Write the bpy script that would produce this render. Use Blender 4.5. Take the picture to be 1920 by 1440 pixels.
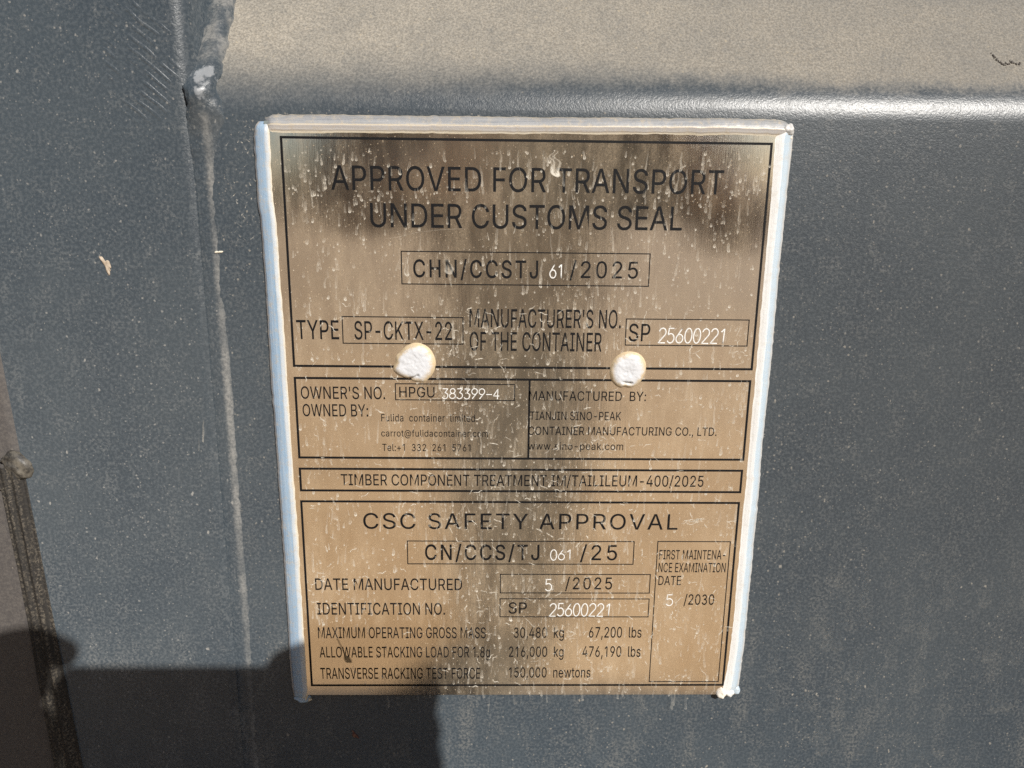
import bpy, math, random
from mathutils import Vector, Matrix, noise as mnoise

R = math.radians
SC = bpy.context.scene
for o in list(bpy.data.objects):
    bpy.data.objects.remove(o, do_unlink=True)

# ------------------------------------------------------------------ camera, sky, sun, exposure
ZP = 0.75                    # height of the plate's centre above the ground (metres)
CAM = Vector((-0.01233, -0.33004, ZP + 0.10584))
cam = bpy.data.cameras.new('camera')
camo = bpy.data.objects.new('camera', cam)
SC.collection.objects.link(camo)
rx = Vector((0.99975389, -0.01864112, 0.01202769))
ru = Vector((-0.00718718, 0.24076593, 0.9705566))
rb = -Vector((0.02098812, 0.97040418, -0.2405727))
M = Matrix((rx, ru, rb)).transposed().to_4x4()
M.translation = CAM
camo.matrix_world = M
cam.sensor_width = 36.0
cam.lens = 36.0 * 1442.0 / 1920.0
cam.clip_start = 0.01
cam.clip_end = 500.0
SC.camera = camo

SUN_EL, SUN_AZ = R(32.5), R(29.5)          # azimuth: to the right of the door's normal, behind the camera
S = Vector((math.sin(SUN_AZ) * math.cos(SUN_EL), -math.cos(SUN_AZ) * math.cos(SUN_EL), math.sin(SUN_EL)))
world = bpy.data.worlds.new('World')
SC.world = world
world.use_nodes = True
wn = world.node_tree
sky = wn.nodes.new('ShaderNodeTexSky')
sky.sky_type = 'NISHITA'
sky.sun_disc = False
sky.sun_elevation = SUN_EL
sky.sun_rotation = R(180) - SUN_AZ
sky.air_density = 1.0
sky.dust_density = 1.0
sky.ozone_density = 3.0
wn.links.new(sky.outputs[0], wn.nodes['Background'].inputs[0])
wn.nodes['Background'].inputs[1].default_value = 0.05
sun = bpy.data.lights.new('sun', 'SUN')
sun.energy = 5.0
sun.angle = R(0.53)
sun.color = (1.0, 0.955, 0.89)
suno = bpy.data.objects.new('sun', sun)
SC.collection.objects.link(suno)
suno.rotation_euler = (-S).to_track_quat('-Z', 'Y').to_euler()
suno.location = (3, -5, 6)
SC.view_settings.view_transform = 'Standard'
SC.view_settings.look = 'None'
SC.view_settings.exposure = 0.18
SC.view_settings.gamma = 1.0
SC.view_settings.use_curve_mapping = False
SC.cycles.max_bounces = 8
SC.cycles.transparent_max_bounces = 16
SC.cycles.sample_clamp_indirect = 6.0
SC.cycles.use_denoising = False

TEXTS = [
    ('APPROVED FOR TRANSPORT', -80.65, 81.41, 106.45, 9.65, 'print'),
    ('UNDER CUSTOMS SEAL', -64.96, 65.29, 91.54, 9.72, 'print'),
    ('CHN/CCSTJ', -47.6, 5.23, 70.94, 7.33, 'print'),
    ('61', 10.0, 16.54, 71.04, 5.82, 'stamp'),
    ('/2025', 18.62, 47.77, 71.24, 7.08, 'print'),
    ('TYPE', -98.11, -79.96, 43.87, 8.22, 'print'),
    ('SP-CKTX-22', -73.37, -31.41, 43.93, 7.9, 'print'),
    ("MANUFACTURER'S NO.", -23.88, 41.51, 49.72, 7.89, 'print'),
    ('OF THE CONTAINER', -23.77, 33.54, 39.42, 8.2, 'print'),
    ('SP', 45.12, 54.42, 44.14, 7.59, 'print'),
    ('25600221', 57.84, 88.14, 43.43, 6.47, 'stamp'),
    ("OWNER'S NO.", -97.74, -60.91, 17.26, 5.53, 'print'),
    ('OWNED BY:', -97.4, -68.62, 9.26, 5.53, 'print'),
    ('HPGU', -54.73, -39.24, 18.22, 4.72, 'print'),
    ('383399-4', -36.19, -10.49, 17.69, 4.53, 'stamp'),
    ('Fulida  container  limited.', -62.96, -20.39, 7.12, 3.32, 'print'),
    ('carrot@fulidacontainer.com', -63.16, -15.65, 0.1, 3.05, 'print'),
    ('Tel:+1  332  261  5761', -62.9, -23.5, -6.71, 3.32, 'print'),
    ('MANUFACTURED  BY:', 2.25, 54.18, 17.19, 4.25, 'print'),
    ('TIANJIN SINO-PEAK', 2.86, 43.51, 8.24, 3.83, 'print'),
    ('CONTAINER MANUFACTURING CO., LTD.', 2.33, 86.86, 1.23, 3.87, 'print'),
    ('www.sino-peak.com', 2.32, 45.14, -5.67, 3.36, 'print'),
    ('TIMBER COMPONENT TREATMENT IM/TAILILEUM-400/2025', -81.97, 82.66, -23.14, 5.29, 'print'),
    ('CSC SAFETY APPROVAL', -72.61, 72.16, -44.35, 7.67, 'print'),
    ('CN/CCS/TJ', -44.6, 8.46, -59.83, 7.59, 'print'),
    ('061', 13.45, 24.32, -59.9, 5.32, 'stamp'),
    ('/25', 27.42, 44.74, -59.85, 7.62, 'print'),
    ('DATE MANUFACTURED', -96.06, -27.42, -75.4, 5.88, 'print'),
    ('IDENTIFICATION NO.', -95.8, -35.59, -88.26, 6.11, 'print'),
    ('5', 11.38, 14.92, -75.69, 5.91, 'stamp'),
    ('/2025', 20.94, 43.08, -74.88, 6.12, 'print'),
    ('SP', -5.56, 3.11, -87.59, 5.84, 'print'),
    ('25600221', 13.53, 43.68, -88.97, 6.6, 'stamp'),
    ('MAXIMUM OPERATING GROSS MASS', -95.98, -16.32, -100.74, 5.75, 'print'),
    ('30,480  kg', -2.88, 21.08, -100.49, 5.52, 'print'),
    ('67,200  lbs', 33.08, 58.33, -100.39, 5.62, 'print'),
    ('ALLOWABLE STACKING LOAD FOR 1.8g', -95.73, -14.18, -111.11, 5.7, 'print'),
    ('216,000  kg', -5.15, 21.22, -110.81, 5.51, 'print'),
    ('476,190  lbs', 30.28, 58.43, -110.82, 5.69, 'print'),
    ('TRANSVERSE RACKING TEST FORCE', -95.91, -18.88, -122.77, 5.92, 'print'),
    ('150,000  newtons', -5.03, 34.63, -122.13, 5.51, 'print'),
    ('FIRST MAINTENA-', 64.49, 95.5, -59.34, 4.7, 'print'),
    ('NCE EXAMINATION', 64.5, 96.17, -65.92, 4.74, 'print'),
    ('DATE', 64.89, 75.55, -72.58, 4.7, 'print'),
    ('5', 68.91, 72.63, -83.3, 5.67, 'stamp'),
    ('/2030', 77.54, 92.02, -82.87, 5.42, 'print'),
]
BOXES = [
    (-52.49, 52.55, 68.0, 81.68, 0.45),
    (-78.37, -26.65, 42.18, 53.78, 0.45),
    (43.79, 97.13, 42.38, 53.85, 0.45),
    (-56.38, -4.09, 17.05, 24.31, 0.45),
    (-52.67, 52.42, -61.94, -50.42, 0.45),
    (-9.56, 60.88, -76.81, -67.17, 0.45),
    (-9.6, 61.01, -89.34, -79.87, 0.45),
    (63.47, 97.34, -124.49, -50.32, 0.45),
]

# ------------------------------------------------------------------ helpers
def W(x, d, z):
    """millimetres on the door (x right, d into the door, z up from the plate's centre) -> world metres"""
    return Vector((x * 0.001, d * 0.001, ZP + z * 0.001))

def mesh_obj(name, verts, faces, mats, parent=None, smooth=True, mat_idx=None):
    me = bpy.data.meshes.new(name)
    off = parent_origin(parent)
    me.from_pydata([Vector(v) - off for v in verts], [], faces)
    me.update()
    for m in (mats if isinstance(mats, (list, tuple)) else [mats]):
        me.materials.append(m)
    for i, p in enumerate(me.polygons):
        p.use_smooth = smooth
        if mat_idx:
            p.material_index = mat_idx[i]
    o = bpy.data.objects.new(name, me)
    SC.collection.objects.link(o)
    if parent:
        o.parent = parent
    return o

def parent_origin(p):
    v = Vector((0, 0, 0))
    while p:
        v += p.location
        p = p.parent
    return v

def thing(name, label, cat, loc, group=None):
    o = bpy.data.objects.new(name, None)
    o.empty_display_size = 0.05
    SC.collection.objects.link(o)
    o.location = loc
    return tag(o, label, cat, group)

def tag(o, label=None, cat=None, group=None, kind=None):
    if label: o['label'] = label
    if cat: o['category'] = cat
    if group: o['group'] = group
    if kind: o['kind'] = kind
    return o

def lerp_pts(pts, z):
    """piecewise linear x(z) through (x, z) points sorted by descending z"""
    if z >= pts[0][1]: return pts[0][0]
    for (x0, z0), (x1, z1) in zip(pts, pts[1:]):
        if z >= z1:
            t = (z - z0) / (z1 - z0)
            return x0 + (x1 - x0) * t
    return pts[-1][0]

def sstep(a, b, x):
    t = max(0.0, min(1.0, (x - a) / (b - a)))
    return t * t * (3 - 2 * t)

def n1(x, y=0.0, z=0.0):
    return mnoise.noise(Vector((x, y, z)))

# ------------------------------------------------------------------ material helper
class Mat:
    def __init__(self, name):
        self.m = bpy.data.materials.new(name)
        self.m.use_nodes = True
        self.t = self.m.node_tree
        self.b = self.t.nodes['Principled BSDF']
        self._p = None
    def n(self, typ, ins=None, **kw):
        nd = self.t.nodes.new(typ)
        for k, v in kw.items(): setattr(nd, k, v)
        for k, v in (ins or {}).items():
            s = nd.inputs[k]
            if isinstance(v, bpy.types.NodeSocket): self.t.links.new(v, s)
            else: s.default_value = v
        return nd
    @property
    def mm(self):
        if self._p is None:
            g = self.n('ShaderNodeNewGeometry')
            a = self.n('ShaderNodeVectorMath', {0: g.outputs['Position'], 1: (0, 0, -ZP)}, operation='ADD')
            s = self.n('ShaderNodeVectorMath', {0: a.outputs[0], 'Scale': 1000.0}, operation='SCALE')
            self._p = s.outputs[0]
            self._g = g
        return self._p
    def vec(self, scale=(1, 1, 1), rot=(0, 0, 0), loc=(0, 0, 0)):
        return self.n('ShaderNodeMapping', {'Vector': self.mm, 'Scale': scale, 'Rotation': rot, 'Location': loc}).outputs[0]
    def noise(self, scale, detail=2.0, rough=0.5, v=None, dist=0.0):
        return self.n('ShaderNodeTexNoise', {'Vector': v or self.mm, 'Scale': scale, 'Detail': detail, 'Roughness': rough, 'Distortion': dist}).outputs[0]
    def ramp(self, f, a, b, lo=0.0, hi=1.0):
        return self.n('ShaderNodeMapRange', {0: f, 1: a, 2: b, 3: lo, 4: hi}, interpolation_type='SMOOTHSTEP').outputs[0]
    def math(self, op, a, b=0.0, c=0.0):
        nd = self.n('ShaderNodeMath', {0: a, 1: b, 2: c}, operation=op)
        return nd.outputs[0]
    def mix(self, f, a, b):
        nd = self.n('ShaderNodeMix', data_type='RGBA')
        for i, v in ((0, f), (6, a), (7, b)):
            s = nd.inputs[i]
            if isinstance(v, bpy.types.NodeSocket): self.t.links.new(v, s)
            elif i == 0: s.default_value = v
            else: s.default_value = (*v, 1) if len(v) == 3 else v
        return nd.outputs[2]
    def sep(self, v=None):
        return self.n('ShaderNodeSeparateXYZ', {0: v or self.mm}).outputs
    def set(self, **kw):
        for k, v in kw.items():
            s = self.b.inputs[k.replace('_', ' ')]
            if isinstance(v, bpy.types.NodeSocket): self.t.links.new(v, s)
            elif isinstance(v, tuple) and len(v) == 3: s.default_value = (*v, 1)
            else: s.default_value = v
        return self
    def bump(self, h, dist, strength=1.0, normal=None):
        ins = {'Height': h, 'Distance': dist, 'Strength': strength}
        if normal is not None: ins['Normal'] = normal
        return self.n('ShaderNodeBump', ins).outputs[0]

def specks(m, cell, lo, hi, prob, stretch=(1, 1, 1), loc=(0, 0, 0)):
    """scattered irregular specks: 1 inside a speck, about `cell` mm apart, share `prob` of the cells"""
    v = m.vec(tuple(s / cell for s in stretch), loc=loc)
    wob = m.n('ShaderNodeTexNoise', {'Vector': v, 'Scale': 3.0, 'Detail': 2.0})
    off = m.n('ShaderNodeVectorMath', {0: wob.outputs[1], 1: (-0.5, -0.5, -0.5)}, operation='ADD')
    off2 = m.n('ShaderNodeVectorMath', {0: off.outputs[0], 'Scale': 0.35}, operation='SCALE')
    vv = m.n('ShaderNodeVectorMath', {0: v, 1: off2.outputs[0]}, operation='ADD')
    vo = m.n('ShaderNodeTexVoronoi', {'Vector': vv.outputs[0], 'Scale': 1.0, 'Randomness': 1.0}, feature='F1')
    col = m.n('ShaderNodeSeparateColor', {0: vo.outputs['Color']})
    d = m.ramp(vo.outputs['Distance'], lo, hi, 1.0, 0.0)
    pick = m.math('LESS_THAN', col.outputs[0], prob)
    amp = m.math('MULTIPLY', col.outputs[1], pick)
    return m.math('MULTIPLY', d, amp)

# ------------------------------------------------------------------ materials
def paint_material(name, dust='slope', ripple=False):
    m = Mat(name)
    mm = m.mm
    big = m.noise(0.018, 3, 0.55)
    mid = m.noise(0.11, 4, 0.6)
    fine = m.noise(0.75, 3, 0.65)
    grain = m.noise(1.5, 2, 0.6)
    base = m.mix(m.ramp(big, 0.35, 0.65), (0.043, 0.057, 0.071), (0.054, 0.069, 0.082))
    base = m.mix(m.ramp(fine, 0.40, 0.68), base, (0.082, 0.098, 0.111))
    # pale dust in the dimples and dried specks over the paint
    sp1 = specks(m, 2.6, 0.10, 0.24, 0.30)
    sp2 = specks(m, 7.0, 0.05, 0.12, 0.45, stretch=(1.2, 1, 0.8))
    sp3 = specks(m, 1.3, 0.12, 0.34, 0.30, loc=(7, 3, 1))
    film = m.math('MULTIPLY', m.ramp(mid, 0.45, 0.75), m.ramp(fine, 0.42, 0.62))
    d = m.math('MAXIMUM', m.math('MULTIPLY', sp1, 0.55), m.math('MULTIPLY', sp2, 0.70))
    d = m.math('MAXIMUM', d, m.math('MULTIPLY', sp3, 0.40))
    d = m.math('MAXIMUM', d, m.math('MULTIPLY', film, 0.16))
    runs = m.math('MULTIPLY', m.ramp(m.noise(1.0, 4, 0.65, v=m.vec((0.060, 0.060, 0.022))), 0.46, 0.72), m.ramp(fine, 0.38, 0.62))
    lowz = m.ramp(m.sep()[2], 20, -140, 0.10, 1.0)
    d = m.math('MAXIMUM', d, m.math('MULTIPLY', m.math('MULTIPLY', runs, lowz), 0.26))
    if dust == 'slope':
        x, _, z = m.sep()
        zz = m.math('ADD', z, m.math('MULTIPLY', m.math('SUBTRACT', mid, 0.5), 10.0))
        zz = m.math('ADD', zz, m.math('MULTIPLY', m.math('SUBTRACT', fine, 0.5), 8.0))
        wid = m.ramp(x, -120, 150, 32.0, 9.0)
        cover = m.ramp(m.math('DIVIDE', m.math('SUBTRACT', zz, m.ramp(x, -120, 90, 135.0, 146.0)), wid), 0.0, 1.0)
        # the recess behind the upper fold carries only a thin film
        cover = m.math('MULTIPLY', cover, m.ramp(z, 184, 200, 1.0, 0.55))
        patch = m.math('ADD', m.math('MULTIPLY', m.ramp(m.noise(0.045, 5, 0.65), 0.25, 0.7), 0.20), 0.76)
        holes = m.math('SUBTRACT', 1.0, m.math('MULTIPLY', specks(m, 5.5, 0.10, 0.42, 0.25, loc=(3, 1, 9)), 0.22))
        fz = m.ramp(m.noise(0.85, 4, 0.75), 0.30, 0.60)
        grainy = m.math('ADD', m.math('MULTIPLY', fz, 0.30), 0.70)
        cover = m.math('MULTIPLY', m.math('MULTIPLY', cover, patch), m.math('MULTIPLY', grainy, holes))
    elif dust == 'weld':
        x = m.sep()[0]
        xx = m.math('ADD', x, m.math('MULTIPLY', m.math('SUBTRACT', m.noise(0.55, 4, 0.75), 0.5), 3.6))
        z = m.sep()[2]
        c1 = m.math('MULTIPLY', m.ramp(xx, -133.0, -130.2), m.ramp(xx, -129.8, -127.0, 1.0, 0.0))
        up = m.ramp(z, 120, 170, 0.0, 1.0)
        c2 = m.math('MULTIPLY', up, m.ramp(m.noise(0.13, 4), 0.38, 0.62))
        cover = m.math('MAXIMUM', m.math('MULTIPLY', c1, m.ramp(m.noise(1.0, 3, 0.6, v=m.vec((0.02, 0.02, 0.035))), 0.35, 0.62, 0.22, 0.62)), m.math('MULTIPLY', c2, 0.5))
        cover = m.math('MULTIPLY', cover, m.ramp(m.math('ABSOLUTE', m.math('SUBTRACT', z, 146.0)), 7.0, 13.0))
        cover = m.math('MULTIPLY', cover, m.math('ADD', m.math('MULTIPLY', m.ramp(fine, 0.3, 0.6), 0.5), 0.5))
    else:
        cover = None
    dn = m.noise(1.15, 4, 0.75)
    dustcol = m.mix(m.ramp(dn, 0.34, 0.66), (0.225, 0.202, 0.165), (0.430, 0.392, 0.328))
    dustcol = m.mix(m.math('MULTIPLY', specks(m, 3.2, 0.08, 0.22, 0.35, loc=(2, 8, 4)), 0.8), dustcol, (0.50, 0.43, 0.31))
    if dust != 'slope': dustcol = m.mix(0.6, dustcol, (0.34, 0.335, 0.32))
    if cover is not None:
        d = m.math('MAXIMUM', d, cover)
    d = m.math('MINIMUM', d, 1.0)
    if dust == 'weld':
        # sun highlight on the lump, painted into the base colour as a pale patch
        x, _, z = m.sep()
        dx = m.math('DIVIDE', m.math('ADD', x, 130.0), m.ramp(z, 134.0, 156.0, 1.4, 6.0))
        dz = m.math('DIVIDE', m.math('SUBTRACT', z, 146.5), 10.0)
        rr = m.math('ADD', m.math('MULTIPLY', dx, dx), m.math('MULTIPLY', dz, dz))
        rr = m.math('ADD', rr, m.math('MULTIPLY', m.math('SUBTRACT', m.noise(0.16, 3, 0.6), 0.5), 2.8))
        ragged_shape = m.ramp(rr, 0.22, 0.55, 1.0, 0.0)  # where the painted highlight lies
        base = m.mix(ragged_shape, base, (0.26, 0.275, 0.29))
    col = m.mix(d, base, dustcol)
    rough = m.n('ShaderNodeMix', {0: d, 2: 0.36, 3: 0.9}).outputs[0]
    h = m.math('ADD', m.math('MULTIPLY', fine, 1.0), m.math('MULTIPLY', grain, 0.45))
    h = m.math('ADD', h, m.math('MULTIPLY', d, 0.25))
    nrm = m.bump(h, 0.00015, 0.65)
    if ripple:
        # a fan of short diagonal sag ridges pressed into the stile near its upper edge
        v = m.vec((1, 1, 1), rot=(0, R(-41), 0))
        wob = m.noise(0.05, 2)
        s = m.sep(v)
        ph = m.math('ADD', m.math('MULTIPLY', s[2], 1.75), m.math('MULTIPLY', wob, 6.0))
        wv = m.math('SINE', ph)
        x, _, z = m.sep()
        dx = m.math('DIVIDE', m.math('SUBTRACT', x, -154.0), 15.0)
        dz = m.math('DIVIDE', m.math('SUBTRACT', z, 158.0), 27.0)
        rr = m.math('ADD', m.math('MULTIPLY', dx, dx), m.math('MULTIPLY', dz, dz))
        msk = m.math('MULTIPLY', m.ramp(rr, 0.5, 1.25, 1.0, 0.0), m.ramp(m.noise(0.07, 2), 0.42, 0.6))
        hh = m.math('MULTIPLY', m.ramp(wv, 0.1, 1.0), msk)
        nrm = m.bump(hh, 0.00024, 0.75, nrm)
    m.set(Base_Color=col, Roughness=rough, Normal=nrm)
    m.b.inputs['Specular IOR Level'].default_value = 0.60
    m.b.inputs['Diffuse Roughness'].default_value = 1.0
    return m.m

def plate_material():
    m = Mat('brushed steel')
    br = m.noise(1.0, 3, 0.7, v=m.vec((3.2, 3.2, 0.035)))
    br2 = m.noise(1.0, 2, 0.6, v=m.vec((9.0, 9.0, 0.10)))
    film = m.noise(1.0, 5, 0.65, v=m.vec((0.16, 0.16, 0.045)))
    gran = m.noise(1.6, 3, 0.7)
    sp = specks(m, 1.0, 0.10, 0.32, 0.20)
    sp2 = specks(m, 2.4, 0.07, 0.18, 0.30, stretch=(1.2, 1, 0.8), loc=(5, 1, 2))
    x, _, z = m.sep()
    wide = m.noise(0.022, 3, 0.5)
    f = m.math('MULTIPLY', m.ramp(film, 0.33, 0.72), m.ramp(gran, 0.35, 0.65, 0.45, 1.0))
    f = m.math('MULTIPLY', f, m.ramp(wide, 0.35, 0.62, 0.35, 1.0))
    xc = m.math('DIVIDE', m.math('ADD', x, 2.0), 42.0)
    mid_ = m.math('POWER', 2.718, m.math('MULTIPLY', m.math('MULTIPLY', xc, xc), -1.0))
    f = m.math('ADD', m.math('MULTIPLY', f, 0.26), m.math('ADD', m.math('MULTIPLY', mid_, 0.11), 0.05))
    shade_thin = m.math('MULTIPLY', m.ramp(m.math('ADD', x, m.math('MULTIPLY', m.math('SUBTRACT', film, 0.5), 60.0)), -50.0, -15.0, 1.0, 0.0), m.ramp(m.math('ADD', z, m.math('MULTIPLY', m.math('SUBTRACT', film, 0.5), 30.0)), -96.0, -84.0, 1.0, 0.0))  # unlit dust vanishing in the photographer's shadow, put into the film mask
    f = m.math('MULTIPLY', f, m.math('SUBTRACT', 1.0, m.math('MULTIPLY', shade_thin, 0.85)))
    f = m.math('MAXIMUM', f, m.math('MULTIPLY', m.math('MAXIMUM', sp, sp2), 0.75))
    nrm = m.bump(m.math('ADD', br, m.math('MULTIPLY', br2, 0.5)), 0.00002, 0.5)
    m.set(Base_Color=m.mix(br, (0.84, 0.80, 0.76), (0.92, 0.88, 0.84)), Metallic=1.0, Roughness=0.09, Normal=nrm)
    d = m.n('ShaderNodeBsdfDiffuse', {0: (0.60, 0.49, 0.35, 1), 1: 0.6})
    mx = m.n('ShaderNodeMixShader', {0: f, 1: m.b.outputs[0], 2: d.outputs[0]})
    m.t.links.new(mx.outputs[0], m.t.nodes['Material Output'].inputs[0])
    return m.m

def ink_material():
    m = Mat('etched black ink')
    w = m.noise(2.6, 3, 0.7)
    wide = m.noise(0.05, 2)
    t = m.math('MULTIPLY', m.ramp(w, 0.56, 0.72), m.ramp(wide, 0.42, 0.62, 0.05, 0.40))
    m.set(Base_Color=m.mix(t, (0.007, 0.007, 0.008), (0.10, 0.09, 0.075)), Roughness=0.55)
    m.b.inputs['Specular IOR Level'].default_value = 0.15
    return m.m

def splash_material(name, c0, c1):
    m = Mat(name)
    a = m.n('ShaderNodeAttribute', attribute_name='dirt').outputs['Fac']
    n = m.noise(2.3, 4, 0.75)
    al = m.math('MULTIPLY', a, m.ramp(n, 0.30, 0.58, 0.45, 1.4))
    al = m.math('MINIMUM', al, 1.0)
    m.set(Base_Color=m.mix(m.noise(0.6, 2), c0, c1), Roughness=0.85, Alpha=al)
    m.b.inputs['Specular IOR Level'].default_value = 0.2
    m.b.inputs['Diffuse Roughness'].default_value = 0.5
    return m.m

def sealant_material(name, stops, spec=0.5, streak='z', dirty=0.5):
    """clear sealant laid over steel and paint: its bands run along the strip (attribute `across`, 0 = outer edge)"""
    m = Mat(name)
    a = m.n('ShaderNodeAttribute', attribute_name='across').outputs['Fac']
    sc = (1.6, 1.6, 0.03) if streak == 'z' else (0.03, 1.6, 1.6)
    lines = m.noise(1.0, 3, 0.7, v=m.vec(sc))
    wob = m.noise(0.08, 3)
    aa = m.math('ADD', a, m.math('MULTIPLY', m.math('SUBTRACT', wob, 0.5), 0.08))
    r = m.n('ShaderNodeValToRGB', {0: aa})
    cr = r.color_ramp
    cr.elements[0].position, cr.elements[0].color = stops[0][0], (*stops[0][1], 1)
    cr.elements[1].position, cr.elements[1].color = stops[-1][0], (*stops[-1][1], 1)
    for p, c in stops[1:-1]:
        e = cr.elements.new(p); e.color = (*c, 1)
    dirt = m.math('MULTIPLY', m.ramp(m.noise(0.35, 5, 0.75), 0.48, 0.70), dirty)
    spk = specks(m, 2.2, 0.05, 0.14, 0.25)
    col = m.mix(m.ramp(lines, 0.3, 0.7, 0.0, 0.16), r.outputs[0], (0.86, 0.84, 0.80))
    col = m.mix(dirt, col, (0.50, 0.41, 0.28))
    col = m.mix(m.math('MULTIPLY', spk, 0.6), col, (0.8, 0.78, 0.72))
    h = m.math('ADD', lines, m.math('MULTIPLY', m.noise(0.9, 3), 0.6))
    m.set(Base_Color=col, Roughness=0.38, Normal=m.bump(h, 0.00018, 0.6))
    m.b.inputs['Specular IOR Level'].default_value = spec
    m.b.inputs['Subsurface Weight'].default_value = 0.12
    m.b.inputs['Subsurface Radius'].default_value = (0.0012, 0.0012, 0.0012)
    m.b.inputs['Subsurface Scale'].default_value = 1.0
    return m.m

def rivet_material():
    m = Mat('aluminium rivet under sealant')
    a = m.n('ShaderNodeAttribute', attribute_name='across').outputs['Fac']
    n = m.noise(0.5, 4, 0.7)
    aa = m.math('ADD', a, m.math('MULTIPLY', m.math('SUBTRACT', n, 0.5), 0.5))
    col = m.mix(m.ramp(aa, 0.64, 0.95), (0.60, 0.61, 0.63), (0.55, 0.43, 0.27))
    h = m.noise(0.55, 4, 0.65)
    m.set(Base_Color=col, Roughness=0.38, Normal=m.bump(h, 0.0004, 0.6))
    return m.m

def rubber_material():
    m = Mat('dusty black rubber')
    f = m.noise(0.9, 4, 0.75)
    st = m.noise(1.0, 3, 0.6, v=m.vec((0.45, 0.45, 0.02)))
    d = m.math('MULTIPLY', m.ramp(f, 0.44, 0.66), m.ramp(st, 0.36, 0.62, 0.06, 0.5))
    sp = specks(m, 3.0, 0.06, 0.16, 0.3)
    d = m.math('MAXIMUM', d, sp)
    m.set(Base_Color=m.mix(d, (0.018, 0.016, 0.014), (0.26, 0.22, 0.165)), Roughness=0.75,
          Normal=m.bump(f, 0.0003, 0.6))
    return m.m

def flange_material():
    m = Mat('grey rubber flange')
    f = m.noise(0.8, 4, 0.7)
    x = m.sep()[0]
    sp = specks(m, 5.0, 0.04, 0.12, 0.4)
    c = m.mix(m.ramp(f, 0.35, 0.7), (0.072, 0.066, 0.064), (0.115, 0.104, 0.095))
    m.set(Base_Color=m.mix(sp, c, (0.35, 0.31, 0.25)), Roughness=0.6, Normal=m.bump(f, 0.0002, 0.5))
    return m.m

def simple(name, c0, c1, scale, rough=0.7, bump=0.0, spec=0.4):
    m = Mat(name)
    f = m.noise(scale, 4, 0.6)
    m.set(Base_Color=m.mix(m.ramp(f, 0.3, 0.7), c0, c1), Roughness=rough)
    if bump: m.set(Normal=m.bump(f, bump, 0.6))
    m.b.inputs['Specular IOR Level'].default_value = spec
    return m.m

PAINT = paint_material('blue grey door paint', 'slope')
PAINT_STILE = paint_material('blue grey stile paint', None, ripple=True)
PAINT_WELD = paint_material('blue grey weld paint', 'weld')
STEEL = plate_material()
INK = ink_material()
RUBBER = rubber_material()
FLANGE = flange_material()
RIVET = rivet_material()
ENGRAVED = simple('bare engraved metal', (0.56, 0.555, 0.53), (0.80, 0.79, 0.76), 2.5, 0.5)
SPLASH = splash_material('dried dusty water', (0.62, 0.57, 0.47), (0.80, 0.77, 0.70))
BROWN = splash_material('dried brown water', (0.20, 0.15, 0.08), (0.26, 0.20, 0.11))
WHITE_DUST = (0.80, 0.76, 0.68)
CREAM = (0.80, 0.70, 0.52)
SEAL_L = sealant_material('clear sealant, left', [(0.0, (0.50, 0.49, 0.48)), (0.11, (0.36, 0.36, 0.37)), (0.15, (0.16, 0.21, 0.27)),
        (0.18, (0.25, 0.36, 0.49)), (0.62, (0.27, 0.40, 0.54)), (0.66, (0.40, 0.46, 0.52)), (0.80, (0.45, 0.48, 0.50)), (0.90, (0.60, 0.52, 0.38)), (1.0, (0.40, 0.31, 0.17))])
SEAL_R = sealant_material('clear sealant, right', [(0.0, (0.55, 0.53, 0.49)), (0.10, (0.46, 0.46, 0.46)), (0.18, (0.36, 0.42, 0.46)), (0.26, (0.39, 0.48, 0.56)),
        (0.48, (0.42, 0.51, 0.58)), (0.54, (0.74, 0.75, 0.75)), (0.86, (0.80, 0.79, 0.76)), (0.95, (0.66, 0.55, 0.38)), (1.0, (0.30, 0.22, 0.11))], dirty=0.25)
SEAL_T = sealant_material('clear sealant, top', [(0.0, (0.46, 0.39, 0.28)), (0.06, (0.22, 0.22, 0.22)), (0.30, (0.21, 0.22, 0.235)), (0.46, (0.27, 0.27, 0.27)),
        (0.50, (0.50, 0.42, 0.29)), (0.57, (0.34, 0.32, 0.31)), (0.74, (0.50, 0.48, 0.46)), (0.80, (0.34, 0.29, 0.23)), (0.85, (0.66, 0.60, 0.48)), (1.0, (0.50, 0.40, 0.24))], streak='x')

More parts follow.
